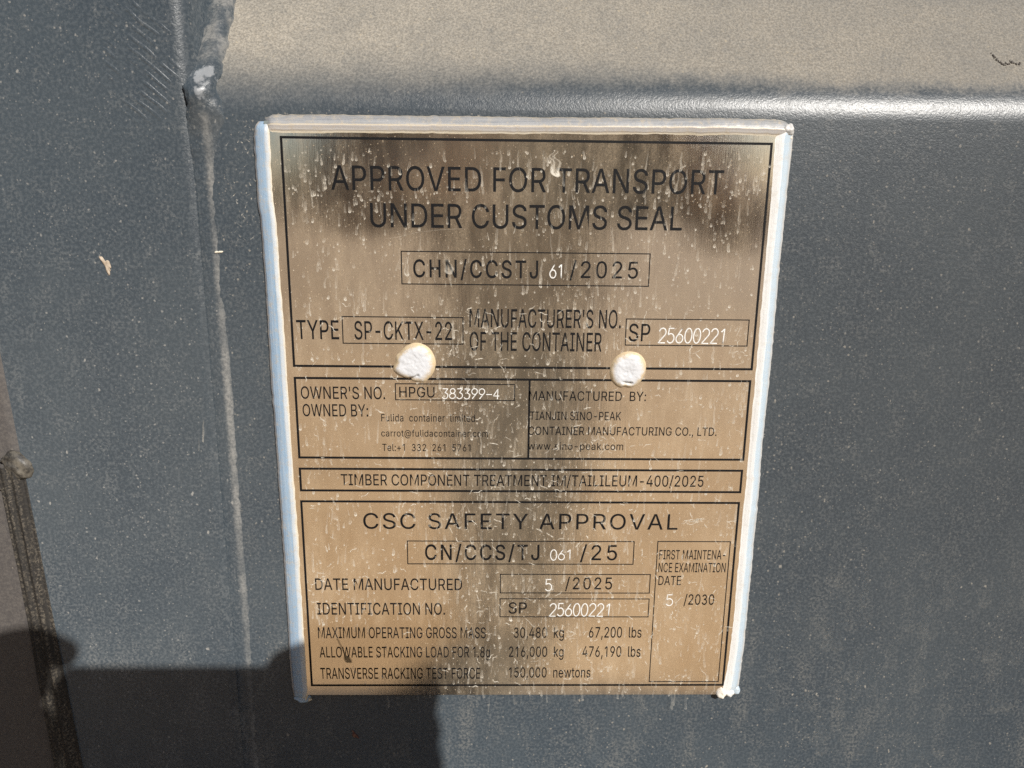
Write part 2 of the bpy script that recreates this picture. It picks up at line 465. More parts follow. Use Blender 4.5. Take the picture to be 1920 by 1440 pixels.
# ------------------------------------------------------------------ the setting: ground, far scrub
def ground():
    n, verts, faces = 60, [], []
    ext = 80.0
    for j in range(n + 1):
        for i in range(n + 1):
            u = (i / n * 2 - 1); v = (j / n * 2 - 1)
            x = math.copysign(abs(u) ** 2.2, u) * ext; y = math.copysign(abs(v) ** 2.2, v) * ext
            verts.append((x, y, 0.02 * n1(x * 0.7, y * 0.7) - 0.02))
    for j in range(n):
        for i in range(n):
            a = j * (n + 1) + i
            faces.append((a, a + 1, a + n + 2, a + n + 1))
    m = Mat('pale tan gravel')
    pos = m.n('ShaderNodeNewGeometry').outputs['Position']
    f = m.noise(0.9, 6, 0.6, v=pos); f2 = m.noise(28.0, 4, 0.7, v=pos)
    c = m.mix(m.ramp(f, 0.35, 0.65), (0.48, 0.305, 0.145), (0.58, 0.385, 0.195))
    c = m.mix(m.ramp(f2, 0.40, 0.66, 0.0, 0.5), c, (0.33, 0.21, 0.10))
    # worn pale pad near the container, darker trodden soil farther out, patches of both
    y = m.n('ShaderNodeSeparateXYZ', {0: pos}).outputs[1]
    yy = m.math('ADD', y, m.math('MULTIPLY', m.math('SUBTRACT', m.noise(0.55, 4, 0.6, v=pos), 0.5), 5.0))
    far = m.ramp(yy, -1.6, -6.5, 0.0, 1.0)
    c = m.mix(m.math('MULTIPLY', far, 0.75), c, (0.20, 0.140, 0.082))
    pat = m.noise(3.2, 4, 0.6, v=pos)
    c = m.mix(m.ramp(pat, 0.50, 0.68, 0.0, 0.5), c, (0.22, 0.145, 0.075))
    c = m.mix(m.ramp(pat, 0.46, 0.32, 0.0, 0.5), c, (0.68, 0.50, 0.30))
    m.set(Base_Color=c, Roughness=0.95, Normal=m.bump(f2, 0.02, 0.6))
    o = mesh_obj('ground', verts, faces, m.m)
    tag(o, 'pale tan gravel yard in front of the container door', None, kind='structure')
ground()

def bounce_absorber():  # added dark strip, out of view, soaks up ground bounce to deepen door shadows
    verts, faces = [], []
    nx, ny = 60, 8
    for j in range(ny + 1):
        for i in range(nx + 1):
            x = -3 + 6 * i / nx
            edge = 0.04 * n1(x * 4, 2) if j == ny else 0
            verts.append((x, 0.35 - 1.21 * j / ny + edge, 0.012 + 0.003 * n1(x * 3, j)))
    for j in range(ny):
        for i in range(nx):
            a = j * (nx + 1) + i
            faces.append((a, a + nx + 1, a + nx + 2, a + 1))
    m = Mat('near-black absorber')
    pos = m.n('ShaderNodeNewGeometry').outputs['Position']
    f = m.noise(60.0, 4, 0.7, v=pos)
    m.set(Base_Color=m.mix(f, (0.03, 0.03, 0.031), (0.06, 0.058, 0.055)), Roughness=0.9, Normal=m.bump(f, 0.01, 0.6))
    tag(mesh_obj('absorber_strip', verts, faces, m.m), 'near-black absorber strip added along the foot of the container to cut ground bounce', None, kind='structure')
bounce_absorber()

def scrub():
    rng = random.Random(4)
    verts, faces = [], []
    for k in range(5200):
        x = rng.uniform(-30, 30)
        hh = 1.25 + 0.45 * n1(x * 0.25, 3.0) + 0.25 * n1(x * 1.1, 7.0)
        y = -23 - rng.uniform(0, 2.5)
        z = rng.uniform(0, 1) ** 0.8 * hh
        s = rng.uniform(0.10, 0.24)
        a, b = rng.uniform(0, 6.28), rng.uniform(-0.9, 0.9)
        ux = Vector((math.cos(a), math.sin(a), b)).normalized() * s
        uy = ux.cross(Vector((rng.uniform(-1, 1), rng.uniform(-1, 1), rng.uniform(-1, 1)))).normalized() * s * 0.5
        c = Vector((x, y, z)); i = len(verts)
        verts += [c - ux, c + uy, c + ux, c - uy]
        faces.append((i, i + 1, i + 2, i + 3))
    o = mesh_obj('far_scrub', verts, faces, simple('dark scrub leaves', (0.035, 0.045, 0.022), (0.07, 0.075, 0.04), 0.001, 0.8), smooth=False)
    tag(o, 'low dark belt of scrub far across the yard', None, kind='stuff')
scrub()

# ------------------------------------------------------------------ the container door
DOOR = thing('container_door', 'blue grey painted steel container door with dusty slanted fold and welded side stile', 'container door', W(0, 0, -600))
ZF, RF, AF, DEPTH = 136.0, 23.0, R(36), 38.0

def panel_profile():
    """(z, d) up the corrugated sheet, starting below the picture"""
    pts = []
    def rise(z, sgn=1):           # crest -> valley going up, or its mirror
        seg = []
        for i in range(15):
            a = AF * i / 14
            seg.append((RF * math.sin(a), RF * (1 - math.cos(a))))
        z1, d1 = seg[-1]
        run = DEPTH - 2 * d1
        L = run / math.tan(AF)
        L = run * math.cos(AF) / math.sin(AF)
        for i in range(1, 13):
            seg.append((z1 + L * i / 12, d1 + run * i / 12))
        z2, d2 = seg[-1]
        for i in range(1, 15):
            a = AF * (1 - i / 14)
            seg.append((z2 + RF * (math.sin(AF) - math.sin(a)), d2 + RF * (1 - math.cos(AF)) - RF * (1 - math.cos(a))))
        return seg
    up = rise(0)
    tot = up[-1][0]
    low = [(-330 + (-0) - z, d) for z, d in reversed(up)]
    pts += [(-520, DEPTH)] + low
    n = 40
    for i in range(1, n):
        pts.append((-330 + (ZF + 330) * i / n, 0))
    pts += [(ZF + z, d) for z, d in up]
    pts += [(ZF + tot + 40, DEPTH)]
    top = [(ZF + tot + 80 + (tot - z), d) for z, d in reversed(up)]
    pts += top + [(ZF + 2 * tot + 350, 0)]
    return pts
PROFILE = panel_profile()

def prof_d(z):
    for (z0, d0), (z1, d1) in zip(PROFILE, PROFILE[1:]):
        if z0 <= z <= z1:
            return d0 + (d1 - d0) * (z - z0) / max(1e-6, z1 - z0)
    return 0.0

def panel_wave(x, z):
    w = 0.35 * n1(x * 0.012, z * 0.012) + 0.12 * n1(x * 0.04, z * 0.04, 5)
    return w * (0.15 if -145 < z < 140 and -115 < x < 115 else 1.0)

def build_panel():
    xs = [-133.0 + 12.0 * i for i in range(60)]
    verts, faces = [], []
    for z, d in PROFILE:
        for x in xs:
            w = panel_wave(x, z)
            verts.append(W(x, d + w, z))
    k = len(xs)
    for j in range(len(PROFILE) - 1):
        for i in range(k - 1):
            a = j * k + i
            faces.append((a, a + 1, a + k + 1, a + k))
    mesh_obj('corrugated_panel', verts, faces, PAINT, DOOR)
build_panel()

def stile_left(z):
    return max(-236.0, min(-214.0, -227.7 + (29.5 - z) * 0.0462))

def build_stile():
    zs = [-520 + 12 * i for i in range(104)]
    verts, faces = [], []
    rows = []
    for z in zs:
        xl = stile_left(z)
        pr = [(xl + 0.6, 45), (xl, 8)]
        for i in range(9):
            a = math.pi / 2 * i / 8
            pr.append((xl + 3.0 - 3.0 * math.cos(a), 3.0 - 3.0 * math.sin(a)))
        for i in range(1, 8):
            pr.append((xl + 3 + (-142.0 - xl - 3) * i / 8, 0))
        for i in range(13):
            a = math.pi / 2 * i / 12
            pr.append((-142.0 + 8.0 * math.sin(a), 8.0 - 8.0 * math.cos(a)))
        pr.append((-133.9, 48))
        rows.append(pr)
    k = len(rows[0])
    for z, pr in zip(zs, rows):
        for x, d in pr:
            w = 0.30 * n1(x * 0.02, z * 0.015, 2) if d < 1 else 0
            verts.append(W(x, d + w, z))
    for j in range(len(zs) - 1):
        for i in range(k - 1):
            a = j * k + i
            faces.append((a, a + 1, a + k + 1, a + k))
    mesh_obj('side_stile', verts, faces, PAINT_STILE, DOOR)
build_stile()

def build_weld():
    zs = [-520 + 1.6 * i for i in range(560)]
    seg = 26
    verts, faces = [], []
    for z in zs:
        up = sstep(126, 152, z)
        lump = math.exp(-((z - 146) / 9.0) ** 2)
        lump2 = math.exp(-((z - 130) / 10.0) ** 2)
        jig = (0.35 + 0.4 * up) * n1(z * 0.05, 1) + (0.10 + 0.2 * up) * n1(z * 0.2, 4)
        cx = -131.4 - 0.4 * sstep(-60, -200, z) + 1.6 * up + jig * 0.5
        cx += -1.2 * lump + 0.5 * lump2
        r = 5.6 - 0.1 * up + 0.3 * lump + 1.6 * lump2 + 0.3 * n1(z * 0.12, 9)
        d = (2.80 + 0.15 * n1(z * 0.25, 6)) * (1 - up) + (prof_d(z) + 0.5) * up - 1.6 * lump - 0.6 * lump2
        rx_ = 6.8 * (1 - up) + r * up + 1.5 * lump2 + 0.4 * n1(z * 0.3, 2) ; rd_ = 3.0 * (1 - up) + r * 0.95 * up
        for i in range(seg):
            a = 2 * math.pi * i / seg
            px, pd = cx + rx_ * math.cos(a), d + rd_ * math.sin(a)
            q = 0.10 + 0.9 * lump + 0.7 * up + 0.4 * lump2
            rr = 1 + q * 0.22 * n1(px * 0.22, pd * 0.22, z * 0.13) + q * 0.10 * n1(px * 0.5, pd * 0.5, z * 0.4) + q * 0.05 * n1(px * 1.3, pd * 1.3, z * 1.1)
            verts.append(W(cx + (px - cx) * rr, d + (pd - d) * rr, z))
    for j in range(len(zs) - 1):
        for i in range(seg):
            a, b = j * seg + i, j * seg + (i + 1) % seg
            faces.append((a, b, b + seg, a + seg))
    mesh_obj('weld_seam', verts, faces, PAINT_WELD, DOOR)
build_weld()

def build_gasket():
    # flat flange beside the stile
    zs = [-520 + 20 * i for i in range(63)]
    verts, faces = [], []
    for z in zs:
        xl = stile_left(z)
        for x, d in ((-330, 5.0), (-290, 4.2), (xl - 20, 3.4), (xl - 5, 3.0), (xl - 1.5, 3.4), (xl + 1.5, 6.0)):
            verts.append(W(x, d + 0.3 * n1(x * 0.03, z * 0.03, 8), z))
    k = 6
    for j in range(len(zs) - 1):
        for i in range(k - 1):
            a = j * k + i
            faces.append((a, a + 1, a + k + 1, a + k))
    g = mesh_obj('door_gasket', verts, faces, FLANGE, DOOR)
    # ribbed sealing lip that starts at the joint and runs down
    zs = [-16 - 3.0 * i for i in range(165)]
    seg, verts, faces = 40, [], []
    for z in zs:
        x1 = stile_left(z) + 1.9
        wdt = 13.5 + 2.0 * sstep(-60, -170, z)
        for i in range(seg + 1):
            t = i / seg
            x = x1 - wdt * (1 - t)
            hump = math.sin(math.pi * t) ** 0.45 * 3.6
            rib = 0.75 * math.cos(t * math.pi * 6.0)
            d = 2.2 - hump - rib * (1 if 0.08 < t < 0.92 else 0) + 0.25 * n1(x * 0.2, z * 0.05)
            if i == 0 or i == seg: d = 5.0
            verts.append(W(x, d, z))
    k = seg + 1
    for j in range(len(zs) - 1):
        for i in range(seg):
            a = j * k + i
            faces.append((a, a + k, a + k + 1, a + 1))
    mesh_obj('sealing_lip', verts, faces, RUBBER, g)
    # the lump where two gasket lengths were glued, with strings of glue pulled to the left
    verts, faces = [], []
    nu, nv = 28, 18
    for j in range(nv + 1):
        for i in range(nu):
            th, ph = 2 * math.pi * i / nu, math.pi * j / nv
            v = Vector((math.sin(ph) * math.cos(th) * 6.8, -math.cos(ph) * 3.6, math.sin(ph) * math.sin(th) * 6.3))
            v *= 1 + 0.22 * n1(v.x * 0.3, v.y * 0.3, v.z * 0.3 + 4)
            if v.x < 0: v.x *= 1.15
            verts.append(W(-226.0 + v.x, 1.0 + v.y, -15.5 + v.z - 0.25 * v.x))
    for j in range(nv):
        for i in range(nu):
            a, b = j * nu + i, j * nu + (i + 1) % nu
            faces.append((a, a + nu, b + nu, b))
    for (x0, z0, x1, z1, r0) in ((-229, -9.5, -237, -14.0, 0.8), (-229, -12.5, -238, -19, 0.45), (-226, -21.5, -240, -28.0, 0.7)):
        b0 = len(verts)
        for s in range(13):
            t = s / 12
            c = (x0 + (x1 - x0) * t, 0.2 + 3.0 * t - 1.6 * math.sin(math.pi * t), z0 + (z1 - z0) * t - 1.2 * math.sin(math.pi * t))
            rr = r0 * (1.25 - t)
            for q in range(6):
                a = 2 * math.pi * q / 6
                verts.append(W(c[0] + rr * 0.3 * math.cos(a), c[1] + rr * math.sin(a), c[2] + rr * math.cos(a)))
        for s in range(12):
            for q in range(6):
                a, b = b0 + s * 6 + q, b0 + s * 6 + (q + 1) % 6
                faces.append((a, b, b + 6, a + 6))
    mesh_obj('gasket_joint', verts, faces, simple('cloudy glue on rubber', (0.028, 0.026, 0.024), (0.15, 0.135, 0.11), 0.35, 0.45, 0.0004), g)
build_gasket()

# ------------------------------------------------------------------ the data plate
PLATE = thing('data_plate', 'brushed steel data plate with black lettering, splashed with dried dirt, sealed to the door', 'data plate', W(0, 0, -131.9))
D_FACE = -2.2                                     # the plate's face stands this far off the door

def build_sheet():
    x0, x1, z0, z1 = -106.5, 106.5, -131.7, 133.0
    nx, nz = 24, 30
    verts, faces = [], []
    def face(d, front):
        b = len(verts)
        for j in range(nz + 1):
            for i in range(nx + 1):
                x = x0 + (x1 - x0) * i / nx; z = z0 + (z1 - z0) * j / nz
                verts.append(W(x, d, z))
        for j in range(nz):
            for i in range(nx):
                a = b + j * (nx + 1) + i
                q = (a, a + 1, a + nx + 2, a + nx + 1)
                faces.append(q if front else q[::-1])
        return b
    a = face(D_FACE, True)
    b = face(D_FACE + 1.0, False)
    def edge(lst):
        for p, q in zip(lst, lst[1:]):
            faces.append((a + p, b + p, b + q, a + q))
    edge(list(range(nx + 1)))
    edge([nz * (nx + 1) + i for i in range(nx, -1, -1)])
    edge([j * (nx + 1) for j in range(nz, -1, -1)])
    edge([j * (nx + 1) + nx for j in range(nz + 1)])
    mesh_obj('steel_sheet', verts, faces, STEEL, PLATE, smooth=False)
build_sheet()

D_INK = D_FACE - 0.04

def frame_mesh(name, x0, x1, z0, z1, w, extra=()):
    """a printed rectangle outline (line width w) as thin raised bars"""
    verts, faces = [], []
    h = w / 2
    def bar(xa, xb, za, zb):
        b = len(verts)
        for d in (D_INK, D_FACE + 0.02):
            verts.extend([W(xa, d, za), W(xb, d, za), W(xb, d, zb), W(xa, d, zb)])
        faces.append((b, b + 1, b + 2, b + 3))
        for i in range(4):
            j = (i + 1) % 4
            faces.append((b + i, b + 4 + i, b + 4 + j, b + j))
    bar(x0 - h, x1 + h, z1 - h, z1 + h)
    bar(x0 - h, x1 + h, z0 - h, z0 + h)
    bar(x0 - h, x0 + h, z0 + h, z1 - h)
    bar(x1 - h, x1 + h, z0 + h, z1 - h)
    for e in extra:
        bar(*e)
    return mesh_obj(name, verts, faces, INK, PLATE, smooth=False)

for x0, x1, z0, z1, extra in (
        (-100.0, 100.1, 32.0, 126.8, ()),
        (-100.0, 99.95, -10.0, 26.6, ((2.05, 2.95, -9.5, 26.1),)),
        (-100.1, 99.85, -25.7, -15.3, ()),
        (-100.3, 99.75, -126.35, -31.0, ())):
    frame_mesh('border_frame', x0, x1, z0, z1, 1.0, extra)
for x0, x1, z0, z1, w in BOXES:
    frame_mesh('entry_box', x0, x1, z0, z1, w)

DG = bpy.context.evaluated_depsgraph_get
GLYPHS = {
    ' ': (188, []),
    "'": (206, [[(78,318),(70,509),(136,509),(128,318)]]),
    '+': (453, [[(198,34),(198,172),(61,172),(61,226),(198,226),(198,364),(255,364),(255,226),(391,226),(391,172),(255,172),(255,34)]]),
    ',': (188, [[(38,-119),(68,71),(137,71),(84,-119)]]),
    '-': (453, [[(337,244),(337,188),(114,188),(114,244)]]),
    '.': (188, [[(95,-4),(83,-3),(73,1),(63,9),(55,18),(51,29),(50,41),(51,53),(55,64),(63,73),(73,81),(83,85),(95,87),(107,85),(118,81),(128,73),(135,64),(140,53),(141,41),(140,29),(135,18),(128,9),(118,1),(107,-3)]]),
    '/': (249, [[(235,533),(71,-76),(14,-76),(178,533)]]),
    '0': (453, [[(227,-7),(191,-3),(158,7),(130,24),(105,48),(85,77),(69,113),(57,155),(50,202),(48,254),(50,306),(57,353),(69,395),(85,431),(106,461),(130,484),(159,502),(191,512),(227,516),(262,512),(295,502),(323,484),(348,461),(368,431),(384,395),(396,353),(403,306),(405,254),(403,202),(396,155),(384,113),(368,77),(348,48),(323,24),(295,7),(263,-3)],[(227,50),(250,52),(271,60),(290,74),(306,92),(320,116),(330,144),(338,176),(342,213),(344,254),(342,295),(338,332),(330,365),(320,393),(306,416),(290,435),(271,449),(250,457),(227,460),(203,457),(182,449),(163,435),(147,416),(134,393),(123,365),(115,332),(111,295),(109,254),(111,213),(115,176),(123,144),(134,116),(147,92),(163,74),(182,60),(203,52)]]),
    '1': (420, [[(276,0),(212,0),(212,448),(86,358),(86,427),(198,509),(276,509)]]),
    '2': (453, [[(64,0),(64,47),(234,229),(252,248),(268,266),(282,282),(294,298),(303,312),(311,327),(316,341),(319,356),(320,371),(319,389),(315,405),(308,419),(298,431),(287,441),(273,449),(258,455),(241,458),(224,460),(205,458),(188,454),(172,447),(159,438),(148,427),(139,413),(132,398),(128,381),(127,362),(66,362),(68,391),(75,418),(86,442),(102,464),(121,482),(143,496),(168,507),(196,513),(225,516),(254,513),(281,507),(306,497),(328,482),(346,465),(361,445),(372,423),(379,398),(381,372),(380,354),(377,336),(371,318),(363,299),(351,280),(336,259),(317,235),(294,209),(267,180),(153,60),(153,57),(389,57),(389,0)]]),
    '3': (453, [[(68,409),(80,437),(101,465),(130,486),(163,501),(199,508),(236,508),(271,500),(304,484),(331,462),(352,433),(364,401),(367,366),(359,333),(342,302),(317,277),(308,272),(334,256),(362,228),(382,194),(391,156),(389,117),(376,80),(354,48),(323,22),(286,3),(245,-7),(204,-8),(162,-1),(124,15),(91,39),(66,69),(51,101),(106,126),(116,101),(132,83),(153,67),(179,57),(208,51),(237,52),(265,59),(290,72),(309,88),(323,108),(331,129),(332,150),(326,171),(315,191),(297,209),(274,223),(247,232),(216,235),(178,237),(180,267),(180,303),(214,303),(239,306),(261,313),(280,324),(294,339),(303,355),(307,371),(306,388),(300,405),(288,420),(272,433),(252,443),(228,448),(204,448),(181,444),(160,435),(143,422),(132,407),(123,386)]]),
    '4': (453, [[(40,105),(40,158),(247,509),(311,509),(109,166),(109,163),(282,163),(282,318),(343,318),(343,163),(413,163),(413,105),(343,105),(343,0),(282,0),(282,105)]]),
    '5': (453, [[(221,-7),(192,-5),(165,1),(140,11),(118,25),(99,41),(83,60),(71,82),(63,105),(60,130),(122,130),(125,115),(130,102),(138,89),(148,78),(160,68),(173,60),(188,54),(204,51),(221,50),(241,51),(259,56),(276,64),(291,75),(304,89),(314,104),(322,122),(326,141),(328,162),(326,183),(321,203),(314,221),(303,237),(290,251),(275,262),(257,270),(238,275),(218,277),(201,276),(184,273),(167,268),(152,262),(139,255),(128,246),(67,253),(96,509),(366,509),(366,452),(151,452),(134,301),(136,301),(148,311),(162,318),(178,325),(194,330),(212,333),(229,334),(252,332),(274,328),(294,321),(313,311),(330,299),(345,285),(358,269),(370,251),(379,231),(386,210),(390,187),(391,163),(388,132),(381,102),(369,76),(352,52),(332,32),(309,15),(282,3),(253,-4)]]),
    '6': (453, [[(226,-7),(196,-4),(168,3),(142,15),(119,31),(100,51),(84,74),(73,101),(66,130),(64,162),(65,187),(71,212),(80,239),(93,268),(112,302),(137,340),(252,509),(322,509),(175,296),(184,302),(196,307),(208,311),(221,313),(235,314),(265,312),(291,305),(316,295),(337,280),(355,262),(370,240),(380,215),(387,187),(389,157),(387,127),(379,98),(368,73),(352,50),(333,30),(310,14),(284,3),(257,-4)],[(226,48),(245,50),(263,55),(279,63),(293,73),(304,86),(314,101),(322,119),(326,137),(327,157),(326,178),(322,196),(314,213),(304,228),(293,241),(279,251),(263,259),(245,264),(226,265),(207,264),(190,259),(174,252),(160,241),(148,229),(138,214),(131,197),(126,179),(125,158),(126,138),(131,119),(138,102),(148,86),(160,73),(174,63),(190,55),(207,50)]]),
    '7': (453, [[(97,0),(323,448),(323,452),(62,452),(62,509),(391,509),(391,449),(165,0)]]),
    '8': (453, [[(226,-7),(193,-5),(163,1),(136,11),(111,25),(91,42),(74,62),(62,84),(54,109),(52,135),(53,156),(58,176),(65,195),(75,212),(87,228),(101,241),(117,252),(134,260),(153,265),(153,267),(129,276),(109,289),(93,308),(80,330),(73,354),(70,380),(73,405),(79,429),(90,450),(106,469),(124,485),(146,498),(170,508),(197,514),(226,516),(255,514),(282,508),(306,498),(328,485),(346,469),(361,450),(373,429),(379,405),(382,380),(379,354),(372,330),(359,308),(343,289),(323,276),(300,267),(300,265),(319,260),(335,252),(351,241),(365,228),(377,212),(387,195),(395,176),(399,156),(401,135),(398,109),(391,84),(378,62),(362,42),(341,25),(317,11),(289,1),(259,-5)],[(226,49),(248,50),(267,54),(285,60),(300,69),(313,79),(323,91),(331,106),(335,121),(337,139),(335,157),(330,173),(322,189),(312,202),(298,213),(283,223),(265,230),(247,234),(226,235),(206,234),(187,230),(169,223),(154,213),(140,202),(130,189),(122,173),(117,157),(115,139),(117,121),(121,106),(129,91),(139,79),(152,69),(167,60),(185,54),(205,50)],[(226,290),(244,291),(260,294),(274,300),(287,308),(298,318),(307,330),(314,344),(318,359),(319,376),(318,392),(314,407),(308,420),(299,432),(288,442),(275,449),(260,455),(244,459),(226,460),(208,459),(192,455),(177,449),(164,442),(153,432),(145,420),(138,407),(134,392),(133,376),(134,359),(138,344),(145,330),(154,318),(165,308),(178,300),(193,294),(209,291)]]),
    '9': (453, [[(226,516),(256,513),(285,506),(310,494),(333,478),(352,458),(368,434),(380,408),(387,378),(389,347),(387,322),(382,296),(373,270),(359,240),(340,207),(315,168),(200,0),(130,0),(277,213),(268,207),(257,202),(245,198),(232,195),(218,195),(188,197),(161,203),(137,214),(116,229),(98,247),(83,269),(72,294),(66,321),(64,352),(66,382),(73,411),(85,436),(101,459),(120,479),(143,494),(168,506),(196,513)],[(226,460),(207,459),(190,454),(174,446),(160,435),(148,423),(138,407),(131,390),(127,372),(125,352),(127,331),(131,313),(138,295),(148,280),(160,268),(174,257),(190,250),(207,245),(226,243),(245,245),(263,249),(279,257),(293,267),(305,280),(314,295),(322,312),(326,330),(327,350),(326,371),(322,390),(314,407),(305,422),(293,435),(279,446),(263,454),(245,459)]]),
    ':': (188, [[(95,-4),(83,-3),(73,1),(63,9),(55,18),(51,29),(50,41),(51,53),(55,64),(63,73),(73,81),(83,85),(95,87),(107,85),(118,81),(128,73),(135,64),(140,53),(141,41),(140,29),(135,18),(128,9),(118,1),(107,-3)],[(95,271),(83,272),(73,277),(63,284),(55,294),(51,304),(50,316),(51,328),(55,339),(63,349),(73,356),(83,360),(95,362),(107,360),(118,356),(128,349),(135,339),(140,328),(141,316),(140,304),(135,294),(128,284),(118,277),(107,272)]]),
    '@': (676, [[(355,-135),(307,-133),(262,-126),(221,-114),(184,-98),(151,-77),(122,-53),(98,-24),(77,9),(61,46),(50,87),(43,131),(40,179),(43,226),(50,269),(61,309),(78,346),(98,379),(123,408),(151,433),(184,454),(220,470),(260,482),(303,489),(349,492),(394,489),(435,482),(472,469),(506,452),(536,432),(562,407),(584,380),(603,351),(617,319),(627,285),(633,251),(635,215),(635,191),(633,166),(631,142),(627,118),(622,96),(615,76),(605,57),(593,42),(579,28),(561,18),(541,13),(517,11),(503,11),(490,13),(476,17),(463,21),(451,28),(441,36),(432,45),(426,56),(423,68),(420,68),(413,54),(402,41),(388,30),(371,20),(351,15),(326,13),(298,15),(273,23),(251,35),(232,52),(216,73),(204,96),(195,123),(190,152),(188,182),(190,212),(197,239),(207,265),(220,287),(237,306),(257,322),(279,334),(304,341),(330,343),(351,342),(369,338),(385,331),(398,323),(409,314),(416,306),(419,306),(419,335),(474,335),(474,110),(475,97),(479,85),(485,74),(493,66),(505,61),(518,59),(533,61),(546,66),(557,76),(565,89),(571,106),(576,127),(579,152),(580,182),(581,215),(579,245),(575,273),(567,301),(555,327),(541,351),(523,373),(502,393),(477,410),(450,424),(419,434),(385,440),(347,442),(309,440),(274,434),(242,424),(213,410),(187,393),(164,372),(144,347),(128,320),(115,289),(105,255),(100,218),(98,178),(100,138),(105,100),(115,66),(128,35),(144,8),(165,-17),(188,-37),(215,-54),(246,-68),(280,-78),(317,-83),(357,-85),(376,-85),(394,-83),(412,-80),(428,-77),(444,-73),(458,-69),(489,-59),(504,-107),(493,-111),(480,-116),(464,-120),(447,-124),(429,-128),(411,-131),(392,-133),(374,-135)],[(329,65),(350,66),(368,71),(382,78),(395,89),(405,102),(412,118),(417,138),(421,160),(422,185),(421,210),(417,231),(411,249),(403,263),(393,274),(381,282),(366,287),(350,290),(331,292),(313,290),(297,285),(283,277),(271,267),(260,254),(252,239),(246,222),(243,204),(242,185),(243,164),(246,144),(251,125),(258,108),(267,94),(279,81),(293,72),(310,67)]]),
    'A': (480, [[(16,0),(201,509),(276,509),(463,0),(395,0),(344,142),(135,142),(85,0)],[(324,199),(287,302),(280,323),(272,346),(264,372),(255,402),(244,438),(239,456),(233,437),(222,402),(213,371),(204,345),(197,322),(191,302),(155,199)]]),
    'B': (456, [[(60,0),(60,509),(241,509),(274,507),(304,501),(329,491),(350,477),(367,461),(381,442),(390,421),(396,398),(398,374),(397,353),(393,336),(387,320),(378,307),(368,295),(356,286),(343,278),(329,272),(315,267),(315,262),(331,260),(347,254),(363,245),(378,234),(391,220),(402,203),(411,184),(416,161),(418,136),(416,111),(410,88),(400,67),(386,48),(368,31),(344,18),(317,8),(284,2),(247,0)],[(125,57),(245,57),(281,60),(309,67),(330,80),(344,96),(353,115),(355,137),(354,153),(350,169),(342,184),(333,197),(320,209),(306,218),(289,225),(269,229),(248,231),(125,231)],[(125,285),(238,285),(256,287),(273,290),(288,296),(302,304),(314,314),(323,326),(330,340),(335,355),(336,372),(333,393),(326,412),(313,429),(294,442),(270,449),(240,452),(125,452)]]),
    'C': (510, [[(267,-7),(225,-3),(186,7),(150,25),(119,49),(92,79),(70,115),(53,157),(44,203),(40,254),(44,305),(53,352),(70,393),(92,429),(119,459),(150,484),(186,501),(225,512),(267,516),(293,514),(317,511),(340,504),(362,496),(383,485),(402,471),(419,456),(435,438),(448,418),(459,397),(467,373),(473,348),(408,348),(404,365),(397,380),(389,395),(380,407),(369,418),(357,428),(344,437),(330,444),(315,449),(300,453),(284,455),(267,456),(237,453),(209,445),(184,432),(161,414),(141,391),(125,364),(113,332),(106,295),(103,254),(106,213),(113,177),(125,145),(141,117),(161,94),(184,76),(210,63),(237,56),(267,53),(284,54),(300,56),(315,60),(330,65),(344,72),(357,81),(369,90),(380,102),(389,114),(397,128),(404,144),(408,160),(473,160),(467,135),(459,112),(448,91),(435,71),(420,53),(402,38),(383,24),(363,13),(341,5),(317,-2),(293,-6)]]),
    'D': (502, [[(219,0),(125,0),(96,0),(60,0),(60,509),(93,509),(125,509),(225,509),(273,505),(315,495),(353,478),(385,455),(412,426),(433,391),(449,351),(458,306),(462,255),(458,205),(449,159),(433,119),(411,83),(384,54),(351,31),(312,14),(268,3)],[(125,57),(215,57),(254,60),(288,68),(318,81),(343,99),(363,122),(379,149),(390,181),(397,216),(399,255),(397,294),(390,329),(379,361),(364,388),(344,410),(320,428),(291,441),(258,449),(221,452),(125,452)]]),
    'E': (419, [[(60,0),(60,509),(372,509),(372,452),(125,452),(125,286),(355,286),(355,229),(125,229),(125,57),(375,57),(375,0)]]),
    'F': (410, [[(60,0),(60,509),(369,509),(369,452),(125,452),(125,278),(346,278),(346,221),(125,221),(125,0)]]),
    'G': (520, [[(269,-7),(225,-3),(185,7),(149,25),(118,49),(91,79),(69,116),(53,157),(43,203),(40,254),(43,305),(53,352),(69,393),(91,429),(117,459),(149,484),(184,501),(223,512),(265,516),(291,514),(316,510),(340,504),(363,494),(384,483),(403,469),(421,453),(436,436),(449,416),(460,395),(468,373),(474,349),(408,349),(402,365),(395,379),(387,393),(378,406),(368,417),(356,427),(344,436),(330,443),(315,448),(300,453),(283,455),(265,456),(236,453),(209,445),(183,432),(160,414),(141,392),(125,364),(113,332),(106,295),(103,254),(106,213),(113,177),(125,145),(141,117),(161,95),(184,76),(210,63),(238,56),(269,53),(296,55),(322,61),(345,71),(365,85),(382,102),(396,123),(407,147),(413,173),(415,199),(283,199),(283,256),(478,256),(478,200),(475,160),(466,124),(451,91),(431,62),(406,38),(377,19),(344,5),(308,-4)]]),
    'H': (517, [[(60,0),(60,509),(125,509),(125,289),(392,289),(392,509),(457,509),(457,0),(392,0),(392,232),(125,232),(125,0)]]),
    'I': (300, [[(31,0),(31,57),(118,57),(118,452),(31,452),(31,509),(269,509),(269,452),(183,452),(183,57),(269,57),(269,0)]]),
